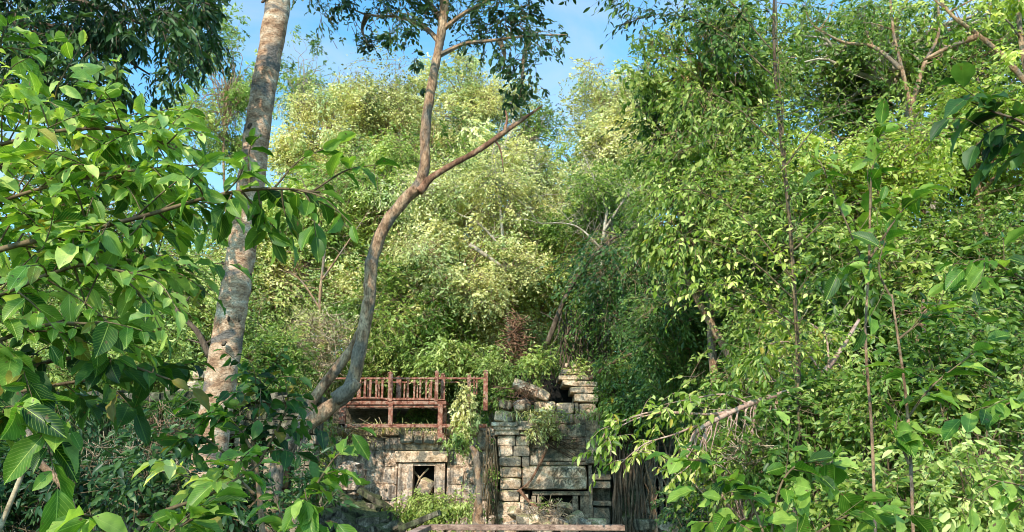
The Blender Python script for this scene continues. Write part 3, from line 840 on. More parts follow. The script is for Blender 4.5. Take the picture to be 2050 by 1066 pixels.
# ------------------------------------------------------------------ red viewing walkway on the wall
def walkway():
    Y = 27.0
    b = P(830, 850, Y)
    t = empty("red_walkway", b, "red stained wooden walkway with baluster railing built on top of the ruin", "walkway")
    def bar(mb, x0, y0, x1, y1, Yb, dep):
        X0, X1, Z0, Z1 = rect(x0, y0, x1, y1, Yb); mb.box((X0, Yb, Z0), (X1, Yb + dep, Z1))
    def part(name, *args):
        m = MB(); bar(m, *args); return m.build(name, WOOD_RED, t)
    part("beam", 664, 803, 893, 810, Y, .12); part("beam", 676, 849, 974, 856, Y, .12)
    part("beam", 664, 812, 893, 816, Y + .06, .10)
    m = MB(); X0, X1, Z0, Z1 = rect(668, 796, 890, 802, Y)
    y = Y
    while y < Y + 2.0: m.box((X0, y, Z0 + .012), (X1, y + .13, Z0 + .05)); y += .145
    m.build("deck_boards", WOOD_RED, t)
    for (x0, x1, y0, y1, dy) in ((680,690,808,855,0),(778,785,808,852,-.015),(877,885,808,872,-.015),(886,893,818,870,.3)):
        part("support_post", x0, y0, x1, y1, Y + dy, .15)
    part("foot_block", 876, 868, 888, 880, Y - .03, .16)
    for (x0, x1, yt, yb, dy) in ((778,784.5,747,804,-.02),(794,802,756,804,.5),(871,876.5,745,804,-.02),(883,890,750,804,.4),(968,976,744,822,-.02),(936,942,750,810,.6),(716,721,757,804,1.2)):
        o = part("post", x0, yt, x1, yb, Y + dy, .13)
        X0, X1, Z0, Z1 = rect(x0 - 1, yt - 4, x1 + 1, yt, Y + dy)
        m = MB(); m.add([(X0,Y+dy-.02,Z0),(X1,Y+dy-.02,Z0),(X1,Y+dy+.15,Z0),(X0,Y+dy+.15,Z0),((X0+X1)/2,Y+dy+.065,Z1)], [(0,1,4),(1,2,4),(2,3,4),(3,0,4),(3,2,1,0)]); m.build("post_cap", WOOD_RED, o)
    part("handrail", 640, 756, 974, 759.5, Y + .01, .07)
    part("bottom_rail", 668, 797, 870, 800, Y + .02, .06)
    part("handrail", 700, 764, 960, 767, Y + 1.8, .07)
    for x in (729,740,752,764,815,828,840,852,862,900,913,925):
        if x < 895: part("baluster", x, 760, x + 2.6, 797, Y + .03, .045)
    for x in (735,757,808,834,858): part("baluster", x + .5, 768, x + 2.4, 800, Y + 1.82, .04)
    for x in (948,953): part("baluster", x, 753, x + 2.5, 790, Y + .5, .045)
    m = MB(); tube(m, [P(684, 800, Y - .05), P(740, 797, Y - .05), P(770, 799, Y - .04)], [.035, .03], 6, n=7); m.build("cross_rail", WOOD_RED, t)
    m = MB(); tube(m, [P(664, 815, Y + .3), P(712, 803, Y + .9)], [.04, .04], 6, n=4); m.build("brace", WOOD_RED, t)
    m = MB(); X0, X1, Z0, Z1 = rect(668, 806, 890, 850, Y + 2.2); m.box((X0, Y + 2.2, Z0), (X1, Y + 2.25, Z1)); m.build("back_boarding", WOOD_DARK, t)
walkway()

def front_rail():
    Y = 11.0
    t = empty("front_handrail", P(1050, 1060, Y) * np.array([1, 1, 0]), "faded pink timber handrail crossing the foot of the view", "handrail")
    a = P(858, 1056, Y); b = P(1250, 1057, Y)
    def beam(p, q, hw, hd, name):
        m = MB(); d = q - p; d /= np.linalg.norm(d); s = np.cross(d, [0, 0, 1]); s /= np.linalg.norm(s); u = np.cross(s, d)
        V = [p + s * i * hw + u * j * hd for (i, j) in ((-1,-1),(1,-1),(1,1),(-1,1))] + [q + s * i * hw + u * j * hd for (i, j) in ((-1,-1),(1,-1),(1,1),(-1,1))]
        m.add(V, [(0,1,2,3),(7,6,5,4),(0,4,5,1),(1,5,6,2),(2,6,7,3),(3,7,4,0)])
        o = m.build(name, WOOD_PINK, t); bv = o.modifiers.new("b", 'BEVEL'); bv.width = .008; bv.segments = 2
    beam(a, b, .07, .035, "top_rail")
    beam(a + np.array([-.02, -.03, -.002]), P(770, 1096, 9.4), .065, .033, "turned_rail")
    for x in (862, 1050, 1236):
        p = P(x, 1060, Y + .02); beam(np.array([p[0], p[1], -.3]), np.array([p[0], p[1], p[2] - .05]), .05, .05, "post")
front_rail()

# ------------------------------------------------------------------ stump, roots, the two near trees
def stump():
    b = P(955, 1052, 24.6)
    m = MB(); tube(m, [P(x, y, 24.6) for (x, y) in ((960,1070),(956,1040),(960,1000),(957,960),(956,930),(950,905),(943,893))], [.22,.15,.10,.09,.10,.11,.06], 12, n=40, rough=.5, freq=5)
    o = m.build("dead_stump", BARK_TAN, smooth=True); tag(o, "bent reddish dead trunk standing between the bush and the porch", "dead trunk")
stump()

def mottled():
    Y = 9.5
    pts = [(556,-420),(557,-200),(556,0),(541,100),(521,220),(504,350),(486,480),(468,600),(452,700),(440,770),(426,870),(412,960),(402,1040),(392,1160)]
    w_ = [44,52,58,58,60,64,68,70,73,74,78,84,94,120]
    base = P(392, 1160, Y); 
    t = empty("mottled_tree", base, "tall straight trunk with mottled tan and grey bark leaning across the left", "tree")
    P3 = [P(x, y, Y) for x, y in pts][::-1]
    rad = [M(Y, w * .41, y) for (x, y), w in zip(pts, w_)][::-1]
    m = MB(); tube(m, P3, rad, 32, n=260, rough=.10, freq=5); o = m.build("trunk", BARK_MOTTLED, t, smooth=True)
    for k in range(14):
        m = MB()
        y = random.uniform(0, 900); i = np.interp(y, [q[1] for q in pts], [q[0] for q in pts]); a = random.uniform(-1.2, 1.2)
        r = M(Y, np.interp(y, [q[1] for q in pts], w_) / 2, y); c = P(i, y, Y) + np.array([math.sin(a) * r, -math.cos(a) * r, 0])
        s = random.uniform(.012, .03); stone(m, c, (s * 2, s * 1.6, s * 2.2), (0, 0, a), .4, .5)
        m.build("bark_knot", BARK_DARK, t)
    # unseen crown above the frame, added to cast dapples
    c, cl, rad2 = make_crown_clumps(640, -760, Y, 420, 220, 26, .8, dy=3.0)
    mb = MB(); s0 = P(556, -400, Y)
    limbs_to(mb, lambda k: s0 + np.array([0, 0, k]), cl, .12, Y); mb.build("limbs", BARK_MOTTLED, t)
    ntw = np.maximum(3, (6 * rad2 ** 2 / (.13 ** 2) / 8).astype(int))
    lp, ld, up, ln, wd, ti, tws = sprays(cl, rad2, ntw, 8, .13)
    leaf_mesh("crown", LM['deep'], lp, ld, up, ln, wd, ti, T_MID, t)
mottled()

def forked():
    Y = 12.0
    base = P(530, 1110, Y)
    t = empty("forked_tree", base, "slender curved tree with a broken limb and small dark leaves against the sky", "tree")
    pts = [(530,1110),(538,1040),(550,960),(566,905),(606,858),(652,822),(696,785),(716,722),(728,660),(739,600),(741,555),(749,505),(772,450),(806,405),(838,372),(850,330),(852,250),(868,150),(886,50),(893,-40),(905,-160),(925,-330)]
    w_ = [54,44,37,34,36,35,34,31,31,30,29,28,27,27,27,24,23,21,20,19,16,10]
    m = MB(); tube(m, [P(x, y, Y) for x, y in pts], [M(Y, w * .43, max(y, 0)) for (x, y), w in zip(pts, w_)], 20, n=220, rough=.2, freq=5)
    m.build("trunk", BARK_TAN, t, smooth=True)
    m = MB(); q = [(588,875),(624,806),(662,754),(700,704),(722,660)]
    tube(m, [P(x, y, Y + .12) for x, y in q], [M(Y, r, 780) for r in (11,11,10.5,10,7)], 14, n=44, rough=.15, freq=5); m.build("second_stem", BARK_TAN, t, smooth=True)
    m = MB(); tube(m, [P(672, 800, Y - .06), P(704, 776, Y - .1), P(717, 764, Y - .1)], [M(Y, 15, 770), M(Y, 14, 770), M(Y, 9, 770)], 14, n=10, rough=.2, freq=6); m.build("cut_stub", BARK_TAN, t, smooth=True)
    m = MB(); q = [(838,384),(862,358),(900,333),(960,300),(1025,254),(1060,230),(1086,212)]
    tube(m, [P(x, y, Y - .05) for x, y in q], [M(Y, r, 300) for r in (9,7,6.2,5.6,4.6,3,1.4)], 12, n=50, rough=.25, freq=8)
    tube(m, [P(1010, 264, Y - .05), P(1015, 240, Y), P(1012, 222, Y)], [.03, .012], 6, n=6); tube(m, [P(990, 280, Y - .05), P(1002, 300, Y), P(1008, 345, Y + .1)], [.02, .008], 6, n=6)
    m.build("broken_limb", BARK_RED, t, smooth=True)
    m = MB()
    L_ = [[(884,90),(850,55),(800,35),(735,30),(690,10)],[(882,110),(930,88),(980,82),(1060,72),(1135,70)],[(886,60),(940,20),(1010,-10),(1080,-30)],[(886,40),(850,0),(790,-30),(700,-40),(620,-30)],[(1060,72),(1050,110),(1045,160),(1040,200)],[(735,30),(725,60),(735,85)],[(1000,80),(1010,110),(1005,150)],[(893,-20),(940,-60),(1000,-90)]]
    for q in L_: tube(m, [P(x, y, Y + random.uniform(-.5, .5) * (i > 0)) for i, (x, y) in enumerate(q)], [.05, .03, .008], 6, n=14, rough=.1)
    m.build("limbs", BARK_TAN, t); m = MB()
    for i in range(16):
        x = random.uniform(580, 625); y = random.uniform(840, 870)
        tube(m, [P(x, y, Y - .1), P(x - random.uniform(0, 25), y + 30, Y - .15), P(x - random.uniform(10, 45), y + random.uniform(50, 90), Y)], [.012, .006], 4, n=6)
    m.build("aerial_roots", BARK_TAN, t)
    C = [(640,-20,40),(690,8,32),(725,45,38),(740,85,28),(770,10,36),(800,40,34),(830,15,40),(835,120,16),(880,20,30),(920,0,40),(945,45,34),(975,70,36),(1010,40,36),(1045,55,36),(1075,90,34),(1110,85,24),(1135,75,12),(1050,130,32),(1040,170,28),(1020,205,20),(1060,190,18),(1000,110,22),(985,10,38),(1060,0,34),(1140,-25,26),(1000,-50,45),(900,-60,50),(780,-50,50),(700,-70,50),(1090,-60,40),(930,90,18),(845,180,9),(800,75,18),(870,-120,60),(960,-120,60),(770,-130,60)]
    cl = np.array([P(x, y, Y + random.uniform(-.8, .8)) for x, y, r in C]); rad = np.array([M(Y, r, y) * 1.15 for x, y, r in C])
    top = P(925, -330, Y); m = MB(); ex = []
    for i in range(22):  # sparse unseen clumps and limbs above the frame, added to dapple the ruin
        q = np.array([random.uniform(-9.5, 2.0), random.uniform(12, 16.5), random.uniform(12.6, 14.2)]); ex.append(q)
        tube(m, [top, (top + q) / 2 + rng.normal(size=3) * .3, q], [.05, .03, .01], 5, n=12)
    m.build("dapple_limbs", BARK_TAN, t)
    cl = np.vstack([cl, np.array(ex)]); rad = np.append(rad, rng.uniform(.28, .55, 22))
    ls = .092
    ntw = np.maximum(3, (15 * rad ** 2 / ls ** 2 / 6).astype(int))
    lp, ld, up, ln, wd, ti, tws = sprays(cl, rad, ntw, 6, ls, .5, .9, .8, 1.0, shell=.2)
    mb = MB(); twig_mesh(mb, *tws, .005, .8, .9); mb.build("twigs", TWIG, t)
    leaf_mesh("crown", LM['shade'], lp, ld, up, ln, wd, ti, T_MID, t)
forked()

# hanging strangler roots right of the porch
def roots(label, x0, x1, y0, y1, Y, n, r, mat=BARK_DARK, cat="roots", name="hanging_roots", sway=14):
    m = MB()
    for i in range(n):
        x = random.uniform(x0, x1); xx = x; pts = []
        for k, y in enumerate(np.linspace(y0 + random.uniform(-20, 30), y1, 9)):
            pts.append(P(xx, y, Y + random.uniform(-.15, .15))); xx += random.uniform(-sway, sway) * .4
        tube(m, pts, [r * random.uniform(.6, 1.5), r * random.uniform(.4, 1)], 5, n=22, rough=.2)
    o = m.build(name, mat, smooth=True); tag(o, label, cat)
roots("tangle of brown strangler roots hanging right of the porch", 1228, 1282, 770, 1075, 25.6, 30, .035)
roots("pale thin roots spreading over the shaded wall edge", 1275, 1335, 840, 1060, 25.9, 9, .028, BARK_TAN, sway=30)
roots("dark leafless stems rising through the top of the gable", 1120, 1210, 630, 760, 27.6, 26, .028, BARK_DARK, "stems", "bare_stems", 22)
roots("slender pale stems standing behind the corbelled gable", 1165, 1215, 600, 800, 28.2, 8, .03, BARK_PALE, "stems", "bare_stems", 14)
roots("dry vines hanging in the dark gap beside the dead trunk", 974, 994, 858, 1060, 26.0, 14, .016, TWIG, "vines", "hanging_vines", 8)
def leaning(label, pts, Y, r0, r1, mat, name="leaning_branch", twigs=0):
    m = MB(); pp = [P(x, y, Y + (z if z else 0)) for x, y, z in pts]
    tube(m, pp, [r0, (r0 + r1) / 2, r1], 8, n=24, rough=.15)
    for i in range(twigs):
        k = random.randint(0, len(pp) - 2); s = pp[k] * .5 + pp[k + 1] * .5; e = s + np.array([random.uniform(-1, 1), random.uniform(-.4, .4), random.uniform(-.2, 1)]) * M(Y, 60)
        tube(m, [s, (s + e) / 2 + rng.normal(size=3) * .08, e], [r1 * .8, r1 * .3], 5, n=7)
    tag(m.build(name, mat, smooth=True), label, "branch")
leaning("grey leaning branch slanting up over the porch to the right", [(1095,690,0),(1130,600,0),(1170,535,0),(1210,490,0),(1270,455,0)], 27, .10, .04, BARK_DARK, twigs=5)
leaning("thin cream branch crossing high among the pale leaves", [(940,490,0),(985,520,0),(1020,545,0)], 30.5, .1, .05, BARK_PALE)
leaning("forked cream dead branch below the broken limb", [(1008,345,0),(1002,310,0),(1020,270,0),(1035,230,0)], 36, .14, .05, BARK_PALE, twigs=8)
leaning("brown dead branch reaching right out of the gable greenery", [(1180,760,0),(1230,725,0),(1270,708,0),(1320,712,0)], 25.5, .07, .02, BARK_RED, twigs=4)
leaning("brown limb curving up beside the mottled trunk", [(420,715,0),(395,665,0),(360,630,0),(330,590,0)], 15, .06, .035, BARK_DARK, twigs=5)
leaning("dusty grey broken trunk standing in the right undergrowth", [(1846,720,0),(1842,690,0),(1848,640,0),(1852,600,0)], 9, .06, .03, BARK_TAN, "broken_trunk")
leaning("short sunlit stump among the lower right leaves", [(1672,990,0),(1668,940,0),(1672,905,0)], 9, .06, .05, BARK_PALE, "broken_trunk")
leaning("thin bent stick rising in front of the dark gallery", [(-10,1080,0),(40,960,0),(62,900,0),(70,860,0)], 3.2, .010, .006, STRAW, "dry_stick", 2)
leaning("brown crooked branch arching before the gallery pillars", [(60,860,0),(75,920,0),(130,980,0),(160,1070,0)], 6, .03, .02, BARK_TAN)
leaning("root crossing the carved lintel from the clinging bush", [(1098,890,0),(1080,930,0),(1060,965,0),(1035,985,0)], 26.3, .055, .025, BARK_RED)
leaning("fallen branch propped across the left door jamb of the porch", [(1040,982,0),(1060,1005,0),(1080,1020,0)], 26.0, .06, .04, BARK_RED)
m = MB()
for i in range(15):
    a = (1095 + random.uniform(-8, 8), 882 + random.uniform(-8, 8)); b = (1100 + random.uniform(10, 75), 885 + random.uniform(-10, 40))
    tube(m, [P(*a, 26.35), P((a[0]+b[0])/2, (a[1]+b[1])/2 + random.uniform(-6, 6), 26.5), P(*b, 26.6)], [.025, .01], 5, n=8, rough=.2)
tag(m.build("creeping_roots", BARK_DARK), "thin roots fanning over the dark carved panel", "roots")

def limbed(label, trunk, limbs, r, crown, mat, kind='green', Y=15):
    t = empty("pale_limbed_tree", P(*trunk[0]), label, "tree")
    m = MB(); tube(m, [P(*q) for q in trunk], [r, r * .75], 10, n=50, rough=.12)
    m.build("trunk", mat, t, smooth=True)
    m = MB()
    for k, q in enumerate(limbs):
        tube(m, [P(*s) for s in q], [r * .8, r * .3], 8, n=26, rough=.15)
        for i in range(4):
            s = P(*q[random.randint(1, len(q) - 1)]); e = s + np.array([random.uniform(-1, 1), random.uniform(-.4, .4), random.uniform(-.1, .9)]) * .8
            tube(m, [s, (s + e) / 2 + rng.normal(size=3) * .08, e], [r * .28, r * .08], 5, n=9)
    m.build("limbs", mat, t, smooth=True)
    cl = np.array([P(x, y, Y_) for x, y, Y_, rr in crown]); rad = np.array([rr for x, y, Y_, rr in crown])
    ntw = np.maximum(3, (7 * rad ** 2 / .1 ** 2 / 7).astype(int))
    lp, ld, up, ln, wd, ti, tws = sprays(cl, rad, ntw, 7, .10, .45, .8, .6, .8, .25)
    leaf_mesh("crown", LM[kind], lp, ld, up, ln, wd, ti, T_MID, t)
limbed("tree with a pale V shaped fork against blue sky at upper right", [(1900,1100,15),(1880,800,15.4),(1850,450,15.4),(1824,215,15)],
  [[(1824,215,15),(1806,140,15),(1788,60,15),(1778,-60,15)],[(1824,215,15),(1850,130,15),(1880,60,15),(1868,-50,15)],[(1806,140,15),(1750,95,15.2),(1690,85,15.4),(1640,60,15.5)]],
  .065, [(1820,170,14.5,.45),(1770,90,14.5,.4),(1870,60,14.5,.4),(1740,20,14.6,.5),(1780,-20,15,.7),(1700,60,15.5,.55),(1870,-20,15,.6),(1650,50,15.5,.5),(1910,120,15.6,.45),(1760,180,15.8,.4)], BARK_TAN)
limbed("tree at the far upper right with a thick diagonal limb and an upright stem", [(2180,1100,13),(2140,700,13),(2100,350,13),(2062,175,13)],
  [[(2062,175,13),(2010,115,13),(1960,72,13),(1900,25,13),(1860,-40,13)],[(2062,175,13),(2044,80,13),(2040,0,13),(2046,-90,13)],[(1960,72,13),(1900,95,13.2),(1850,120,13.3)]],
  .075, [(1960,60,12.5,.4),(2030,110,12.5,.35),(1920,0,12.6,.45),(2020,-20,12.5,.45),(1990,20,13,.5),(1900,60,13.3,.4),(2060,-20,13,.6),(1870,-30,13,.6),(2080,120,13.3,.6),(1960,150,13.6,.35)], BARK_TAN, 'lime')
def dead_tree(label, base, paths, r, mat, Y):
    t = empty("dead_tree", P(*base[0]), label, "dead tree")
    m = MB(); tube(m, [P(*q) for q in base], [r, r * .7], 9, n=30, rough=.15); m.build("trunk", mat, t, smooth=True)
    m = MB()
    for q in paths:
        q = [P(*s) for s in q]; tube(m, q, [r * .7, r * .15], 7, n=22, rough=.15); cc = catmull(q, 20)
        for i in range(9):
            s = cc[random.randint(4, 19)]; e = s + np.array([random.uniform(-1, 1), random.uniform(-.4, .4), random.uniform(-.3, .9)]) * random.uniform(.5, 1.3)
            mid = (s + e) / 2 + rng.normal(size=3) * .12; tube(m, [s, mid, e], [r * .2, r * .05], 4, n=9)
            f = mid + np.array([random.uniform(-1, 1), 0, random.uniform(-.4, .8)]) * .5; tube(m, [mid, f], [r * .1, r * .04], 4, n=3)
    m.build("limbs", mat, t, smooth=True)
dead_tree("bare cream dead tree poking out of the foliage below the broken limb", [(1020,700,31),(1010,520,31),(1000,400,31)], [[(1000,400,31),(985,320,31),(1005,240,31)],[(1005,440,31),(1040,360,31),(1075,310,31)],[(1008,500,31),(960,450,31),(920,430,31)]], .085, BARK_PALE, 31)
dead_tree("bare pale dead tree tangled in the creamy crowns right of centre", [(1215,700,29),(1205,520,29),(1215,420,29)], [[(1215,420,29),(1190,360,29),(1165,300,29)],[(1210,460,29),(1260,390,29),(1330,350,29)],[(1206,500,29),(1150,452,29),(1070,447,29)]], .075, BARK_PALE, 29)
dead_tree("bare brown dead tree in the crowns left of the forked tree", [(655,760,31),(640,620,31),(650,500,31)], [[(650,500,31),(630,420,31),(600,350,31)],[(645,560,31),(700,480,31),(740,420,31)],[(642,620,31),(600,560,31),(560,540,31)]], .07, BARK_TAN, 31)
# tangles of dry sticks
def tangle(label, cx, cy, Y, rx, ry, n, mat=STRAW, r=.014, name="dry_twigs"):
    m = MB()
    for i in range(n):
        x = cx + random.gauss(0, .5) * rx; y = cy + random.gauss(0, .5) * ry; a = random.uniform(0, 6.28); l = random.uniform(15, 50)
        q = [P(x + math.cos(a) * l * k + random.uniform(-5, 5), y + math.sin(a) * l * k * .7 - abs(k) * 6 + random.uniform(-5, 5), Y + random.uniform(-.6, .6)) for k in (-.5, 0, .5)]
        tube(m, q, [r, r * .5], 4, n=6, cap=False)
    tag(m.build(name, mat), label, "dry twigs")
tangle("tangle of straw coloured dry twigs left of the red railing", 650, 690, 27.5, 70, 65, 260)
tangle("reddish dead fronds hanging in the hollow above the railing end", 1035, 680, 28.5, 26, 55, 130, BARK_RED, .02, "dead_fronds")
tangle("dry twigs caught along the wall top by the railing foot", 700, 860, 27.2, 60, 14, 70)
tangle("dry sticks strewn over the sunlit heap of stones", 1090, 1025, 25.0, 60, 22, 60, STRAW, .012)
tangle("dry reddish twigs over the slanted slab", 1050, 790, 26.2, 40, 18, 50, BARK_RED, .012)
tangle("brown twigs matted against the gallery wall", 230, 930, 8.5, 90, 60, 160, STRAW, .004)
tangle("dead stems tangled before the gallery by the mottled trunk", 340, 860, 10, 90, 50, 130, BARK_TAN, .005)
tangle("dry twigs under the fallen branch on the right", 1500, 900, 9.5, 60, 50, 90, STRAW, .007)

# ------------------------------------------------------------------ bushes
def bush(label, px, py, Y, rx, ry, n, cr, kind, ls, dens, name="bush", cat="bush", group=None, tpl=T_MID, aspect=.42, droop=.5, nlf=7, upb=.9, base=None, twigs=.5, dy=None, ground_y=None, mat=TWIG, stems=True):
    n = int(n * 2); cr *= .72; dens *= 1.15
    c, cl, rad = make_crown_clumps(px, py, Y, rx, ry, n, cr, dy)
    b = P(px, py + ry, Y)
    if ground_y: b = P(px if base is None else base, ground_y, Y)
    root = empty(name, b, label, cat, group)
    ntw = np.maximum(3, (dens * rad ** 2 / (ls * ls) / nlf).astype(int))
    lp, ld, up, ln, wd, ti, tws = sprays(cl, rad, ntw, nlf, ls, aspect, .8, droop, upb, .25)
    mb = MB()
    for q in cl: tube(mb, [b + rng.normal(size=3) * .04 * np.array([1, 1, 0]), (b + q) / 2 + rng.normal(size=3) * .12, q], [ls * .16, ls * .1, ls * .05], 5, n=7, cap=False)
    twig_mesh(mb, *tws, ls * .035, droop, twigs); mb.build("stems", mat, root)
    leaf_mesh("foliage", LM[kind], lp, ld, up, ln, wd, ti, tpl, root)
    return len(lp)
B = [
 # on and around the ruin
 ("bright green bush growing at the foot of the small doorway", 868,1015,25.2,62,22,16,.5,'fresh',.12,9,{'ground_y':1060,'droop':.9}),
 ("small green fern bush spilling over the dark mossy blocks", 800,1030,24.8,26,24,6,.4,'green',.12,8,{'droop':.9}),
 ("clinging shrub rooted on the carved panel", 1092,848,26.0,30,28,9,.36,'pale',.10,9,{'droop':.8}),
 ("pale creeper tumbling over the right end of the railing", 935,815,26.8,20,44,9,.32,'pale',.10,9,{'droop':1.2}),
 ("leafy climber hanging over the wall beside the dead trunk", 925,880,26.6,22,30,7,.35,'fresh',.10,8,{'droop':1.2}),
 ("shady green bush seen through the gap under the walkway", 832,832,28.6,30,14,7,.4,'deep',.10,9,{}),
 ("light bush rising behind the left part of the railing", 760,725,29.5,70,35,12,.7,'green',.12,11,{}),
 ("light bush rising behind the right part of the railing", 900,720,29.3,60,38,12,.7,'fresh',.12,10,{}),
 ("pale leafy bush over the mossy corner stones", 990,735,27.6,28,40,8,.5,'fresh',.10,9,{}),
 ("small pale bush on the slanted roof slab", 1070,730,26.9,30,28,8,.45,'fresh',.10,10,{}),
 ("dull green bush capping the broken gable", 1160,690,28.5,48,40,10,.6,'deep',.10,8,{}),
 ("green bush to the left of the straw coloured twigs", 560,720,24,60,60,12,.7,'green',.11,10,{}),
 ("pale bush with straw stems left of the railing", 640,680,28.6,55,70,12,.7,'pale',.11,5,{'mat':STRAW,'twigs':1.0}),
 ("dark leafy bush on the porch's right shoulder", 1232,770,25.4,36,55,12,.5,'green',.11,9,{'droop':1.0}),
 ("deep green bush in the shade right of the strangler roots", 1330,790,24.5,70,55,14,.7,'deep',.11,10,{}),
 ("dark bush hiding the top of the shaded wall", 1480,830,22,90,50,14,.7,'deep',.11,10,{}),
 ("trailing creeper on the blotchy wall by the leaning boulder", 640,900,26.5,24,60,8,.4,'green',.10,6,{'droop':1.2}),
 ("narrow strip of creeper in the dark gap beside the porch", 984,950,26.2,9,80,10,.22,'green',.09,7,{'droop':1.2}),
 ("dark shrub low between the gallery and the forked tree", 620,960,16,36,60,10,.4,'deep',.10,7,{}),
 # left
 ("sunny green bush above the gallery roof", 300,720,22,90,50,16,.7,'fresh',.12,10,{}),
 ("sunny green bush farther left above the gallery roof", 90,740,22,110,60,16,.7,'fresh',.12,10,{}),
 ("dim green bush hanging over the gallery cornice near its end", 480,790,20.5,60,50,12,.6,'green',.11,9,{}),
 ("dark creeper hanging down the gallery at the left edge", 60,900,14,80,70,12,.5,'shade',.09,6,{'droop':1.5}),
 ("dark creeper hanging down the gallery between its pillars", 300,880,15,90,50,12,.5,'shade',.09,6,{'droop':1.5}),
 ("shadowed leafy bush at the very bottom left before the gallery", 90,980,7.5,130,70,16,.35,'shade',.08,8,{}),
 ("shadowed bush with drooping leaves between the gallery pillars and the mottled trunk", 310,980,7,110,50,10,.3,'shade',.08,7,{}),
 ("dim shrub under the sapling before the mottled trunk", 470,1010,7,60,50,10,.3,'shade',.08,7,{}),
 # right undergrowth
 ("sunlit bush under the fallen branch", 1500,930,10.5,120,70,22,.42,'lime',.095,7,{'ground_y':1066,'mat':STEM_PINK}),
 ("dense low green bush right of the sunlit one", 1640,880,9.5,110,110,26,.42,'green',.09,9,{'ground_y':1080}),
 ("mid green undergrowth bush between the two thin bare stems", 1780,830,9,110,110,26,.4,'green',.085,8,{'ground_y':1080}),
 ("deep green undergrowth bush at the right edge", 1960,800,8.5,110,130,28,.4,'green',.085,9,{'ground_y':1080}),
 ("low bush of rounded leaves in the bottom right corner", 1930,1000,7.5,140,70,24,.36,'fresh',.085,7,{'ground_y':1090}),
 ("low shaded bush left of the corner bush", 1700,1010,7.5,130,60,20,.34,'green',.085,8,{'ground_y':1090}),
 ("dark low bush at the foot of the shaded wall", 1420,1000,15,90,50,14,.42,'shade',.09,6,{'ground_y':1066}),
 ("yellow-green bush spraying above the fallen branch", 1610,720,11,100,70,22,.40,'lime',.10,7,{'droop':1.2,'aspect':.32,'mat':STEM_PINK}),
 ("dark green bush behind the spraying yellow-green one", 1700,700,12.5,120,120,24,.5,'green',.10,9,{}),
 ("shady bush beneath the V shaped fork", 1560,420,13,100,90,16,.5,'green',.10,8,{}),
]
for (lb, px, py, Y, rx, ry, n, cr, k, ls, de, kw) in B: NL += bush(lb, px, py, Y, rx, ry, n, cr, k, ls, de, **kw)
for i in range(22):
    x = 610 + 720 * (i + random.random()) / 22; y = random.uniform(735, 800)
    bush("leafy shrub crowding the earth bank directly behind the ruin", x, y, random.uniform(29.8, 32.5), 34, 34, 6, .6, random.choice(['green','deep','fresh']), .13, 12, name="shrub", cat="shrub", group="shrubs on the bank behind the ruin")
T3 = [
 ("green tree with small leaves filling the gap at the right edge under the overhanging leaves", 2040,430,15.5,90,110,16,.7,'green',.10,7,2100,{'tpl':T_MID,'tr':.05}),
 ("mixed green tree behind the V forked tree at upper right", 1720,250,21,150,90,18,.8,'green',.11,6,1720,{'tpl':T_MID,'tr':.05}),
 ("leafy green tree closing the upper right behind the open crown", 1700,120,19.5,190,140,20,.8,'green',.10,7,1700,{'tpl':T_MID,'tr':.05}),
 ("lime green tree closing the far upper right corner", 1960,120,16,130,140,16,.75,'green',.10,5,2080,{'tpl':T_MID,'tr':.05}),
 ("small leaved green tree forming a curtain at lower right", 1800,640,12.2,190,150,30,.6,'green',.085,10,1880,{'tpl':T_MID,'tr':.05}),
 ("small leaved green tree forming a curtain right of the shaded wall", 1560,760,12.4,130,90,18,.55,'green',.085,10,1580,{'tpl':T_MID,'tr':.05}),
 ("pale lacy tree merging the crowns left of the middle", 830,330,43,110,110,16,1.6,'pale',.17,11,830,{}),
 ("green lacy tree merging the crowns right of the middle", 1170,380,40,90,100,12,1.5,'fresh',.17,9,1170,{}),
]
for (lb, px, py, Y, rx, ry, n, cr, k, ls, de, ba, kw) in T3: NL += tree(lb, px, py, Y, rx, ry, n, cr, k, ls, de, ba, **kw)
B2 = [
 ("pale creeper sprawling over the pale blotchy wall left of the lintel", 700,880,27.4,60,16,8,.3,'pale',.09,6,{'droop':1.2}),
 ("leafy creeper draping the right pillar of the porch", 1222,880,25.9,18,60,9,.34,'fresh',.12,7,{'droop':1.4}),
 ("lanceolate leaved shrub hanging before the upper right of the porch", 1235,830,25.0,26,40,8,.4,'lime',.14,7,{'droop':1.4}),
 ("small weeds sprouting on the stones above the black opening", 1100,1008,25.4,30,10,4,.22,'green',.08,5,{}),
 ("bush on the roof stones between the railing and the slab", 1000,785,27.2,18,18,5,.32,'green',.10,7,{}),
 ("green tuft of leaves growing from the gable stones", 1180,738,27.2,30,16,5,.35,'fresh',.10,7,{}),
 ("dark bush behind the walkway's right end", 955,800,28.6,34,26,8,.5,'deep',.10,9,{}),
]
for (lb, px, py, Y, rx, ry, n, cr, k, ls, de, kw) in B2: NL += bush(lb, px, py, Y, rx, ry, n, cr, k, ls, de, **kw)
print("leaves", NL)

# distant wood
def wood():
    cl = np.array([P(random.uniform(-500, 2600), random.uniform(500 + 60 * math.sin(1), 900), random.uniform(55, 85)) for i in range(900)]); rad = rng.uniform(1.8, 3.4, 900)
    ntw = np.full(900, 40)
    lp, ld, up, ln, wd, ti, tws = sprays(cl, rad, ntw, 8, .30, .6, .8, .4, .8, .3)
    tag(leaf_mesh("distant_wood", LM['green'], lp, ld, up, ln, wd, ti, T_FAR), "far-off wood closing the view behind the trees", "wood", kind="stuff")
wood()
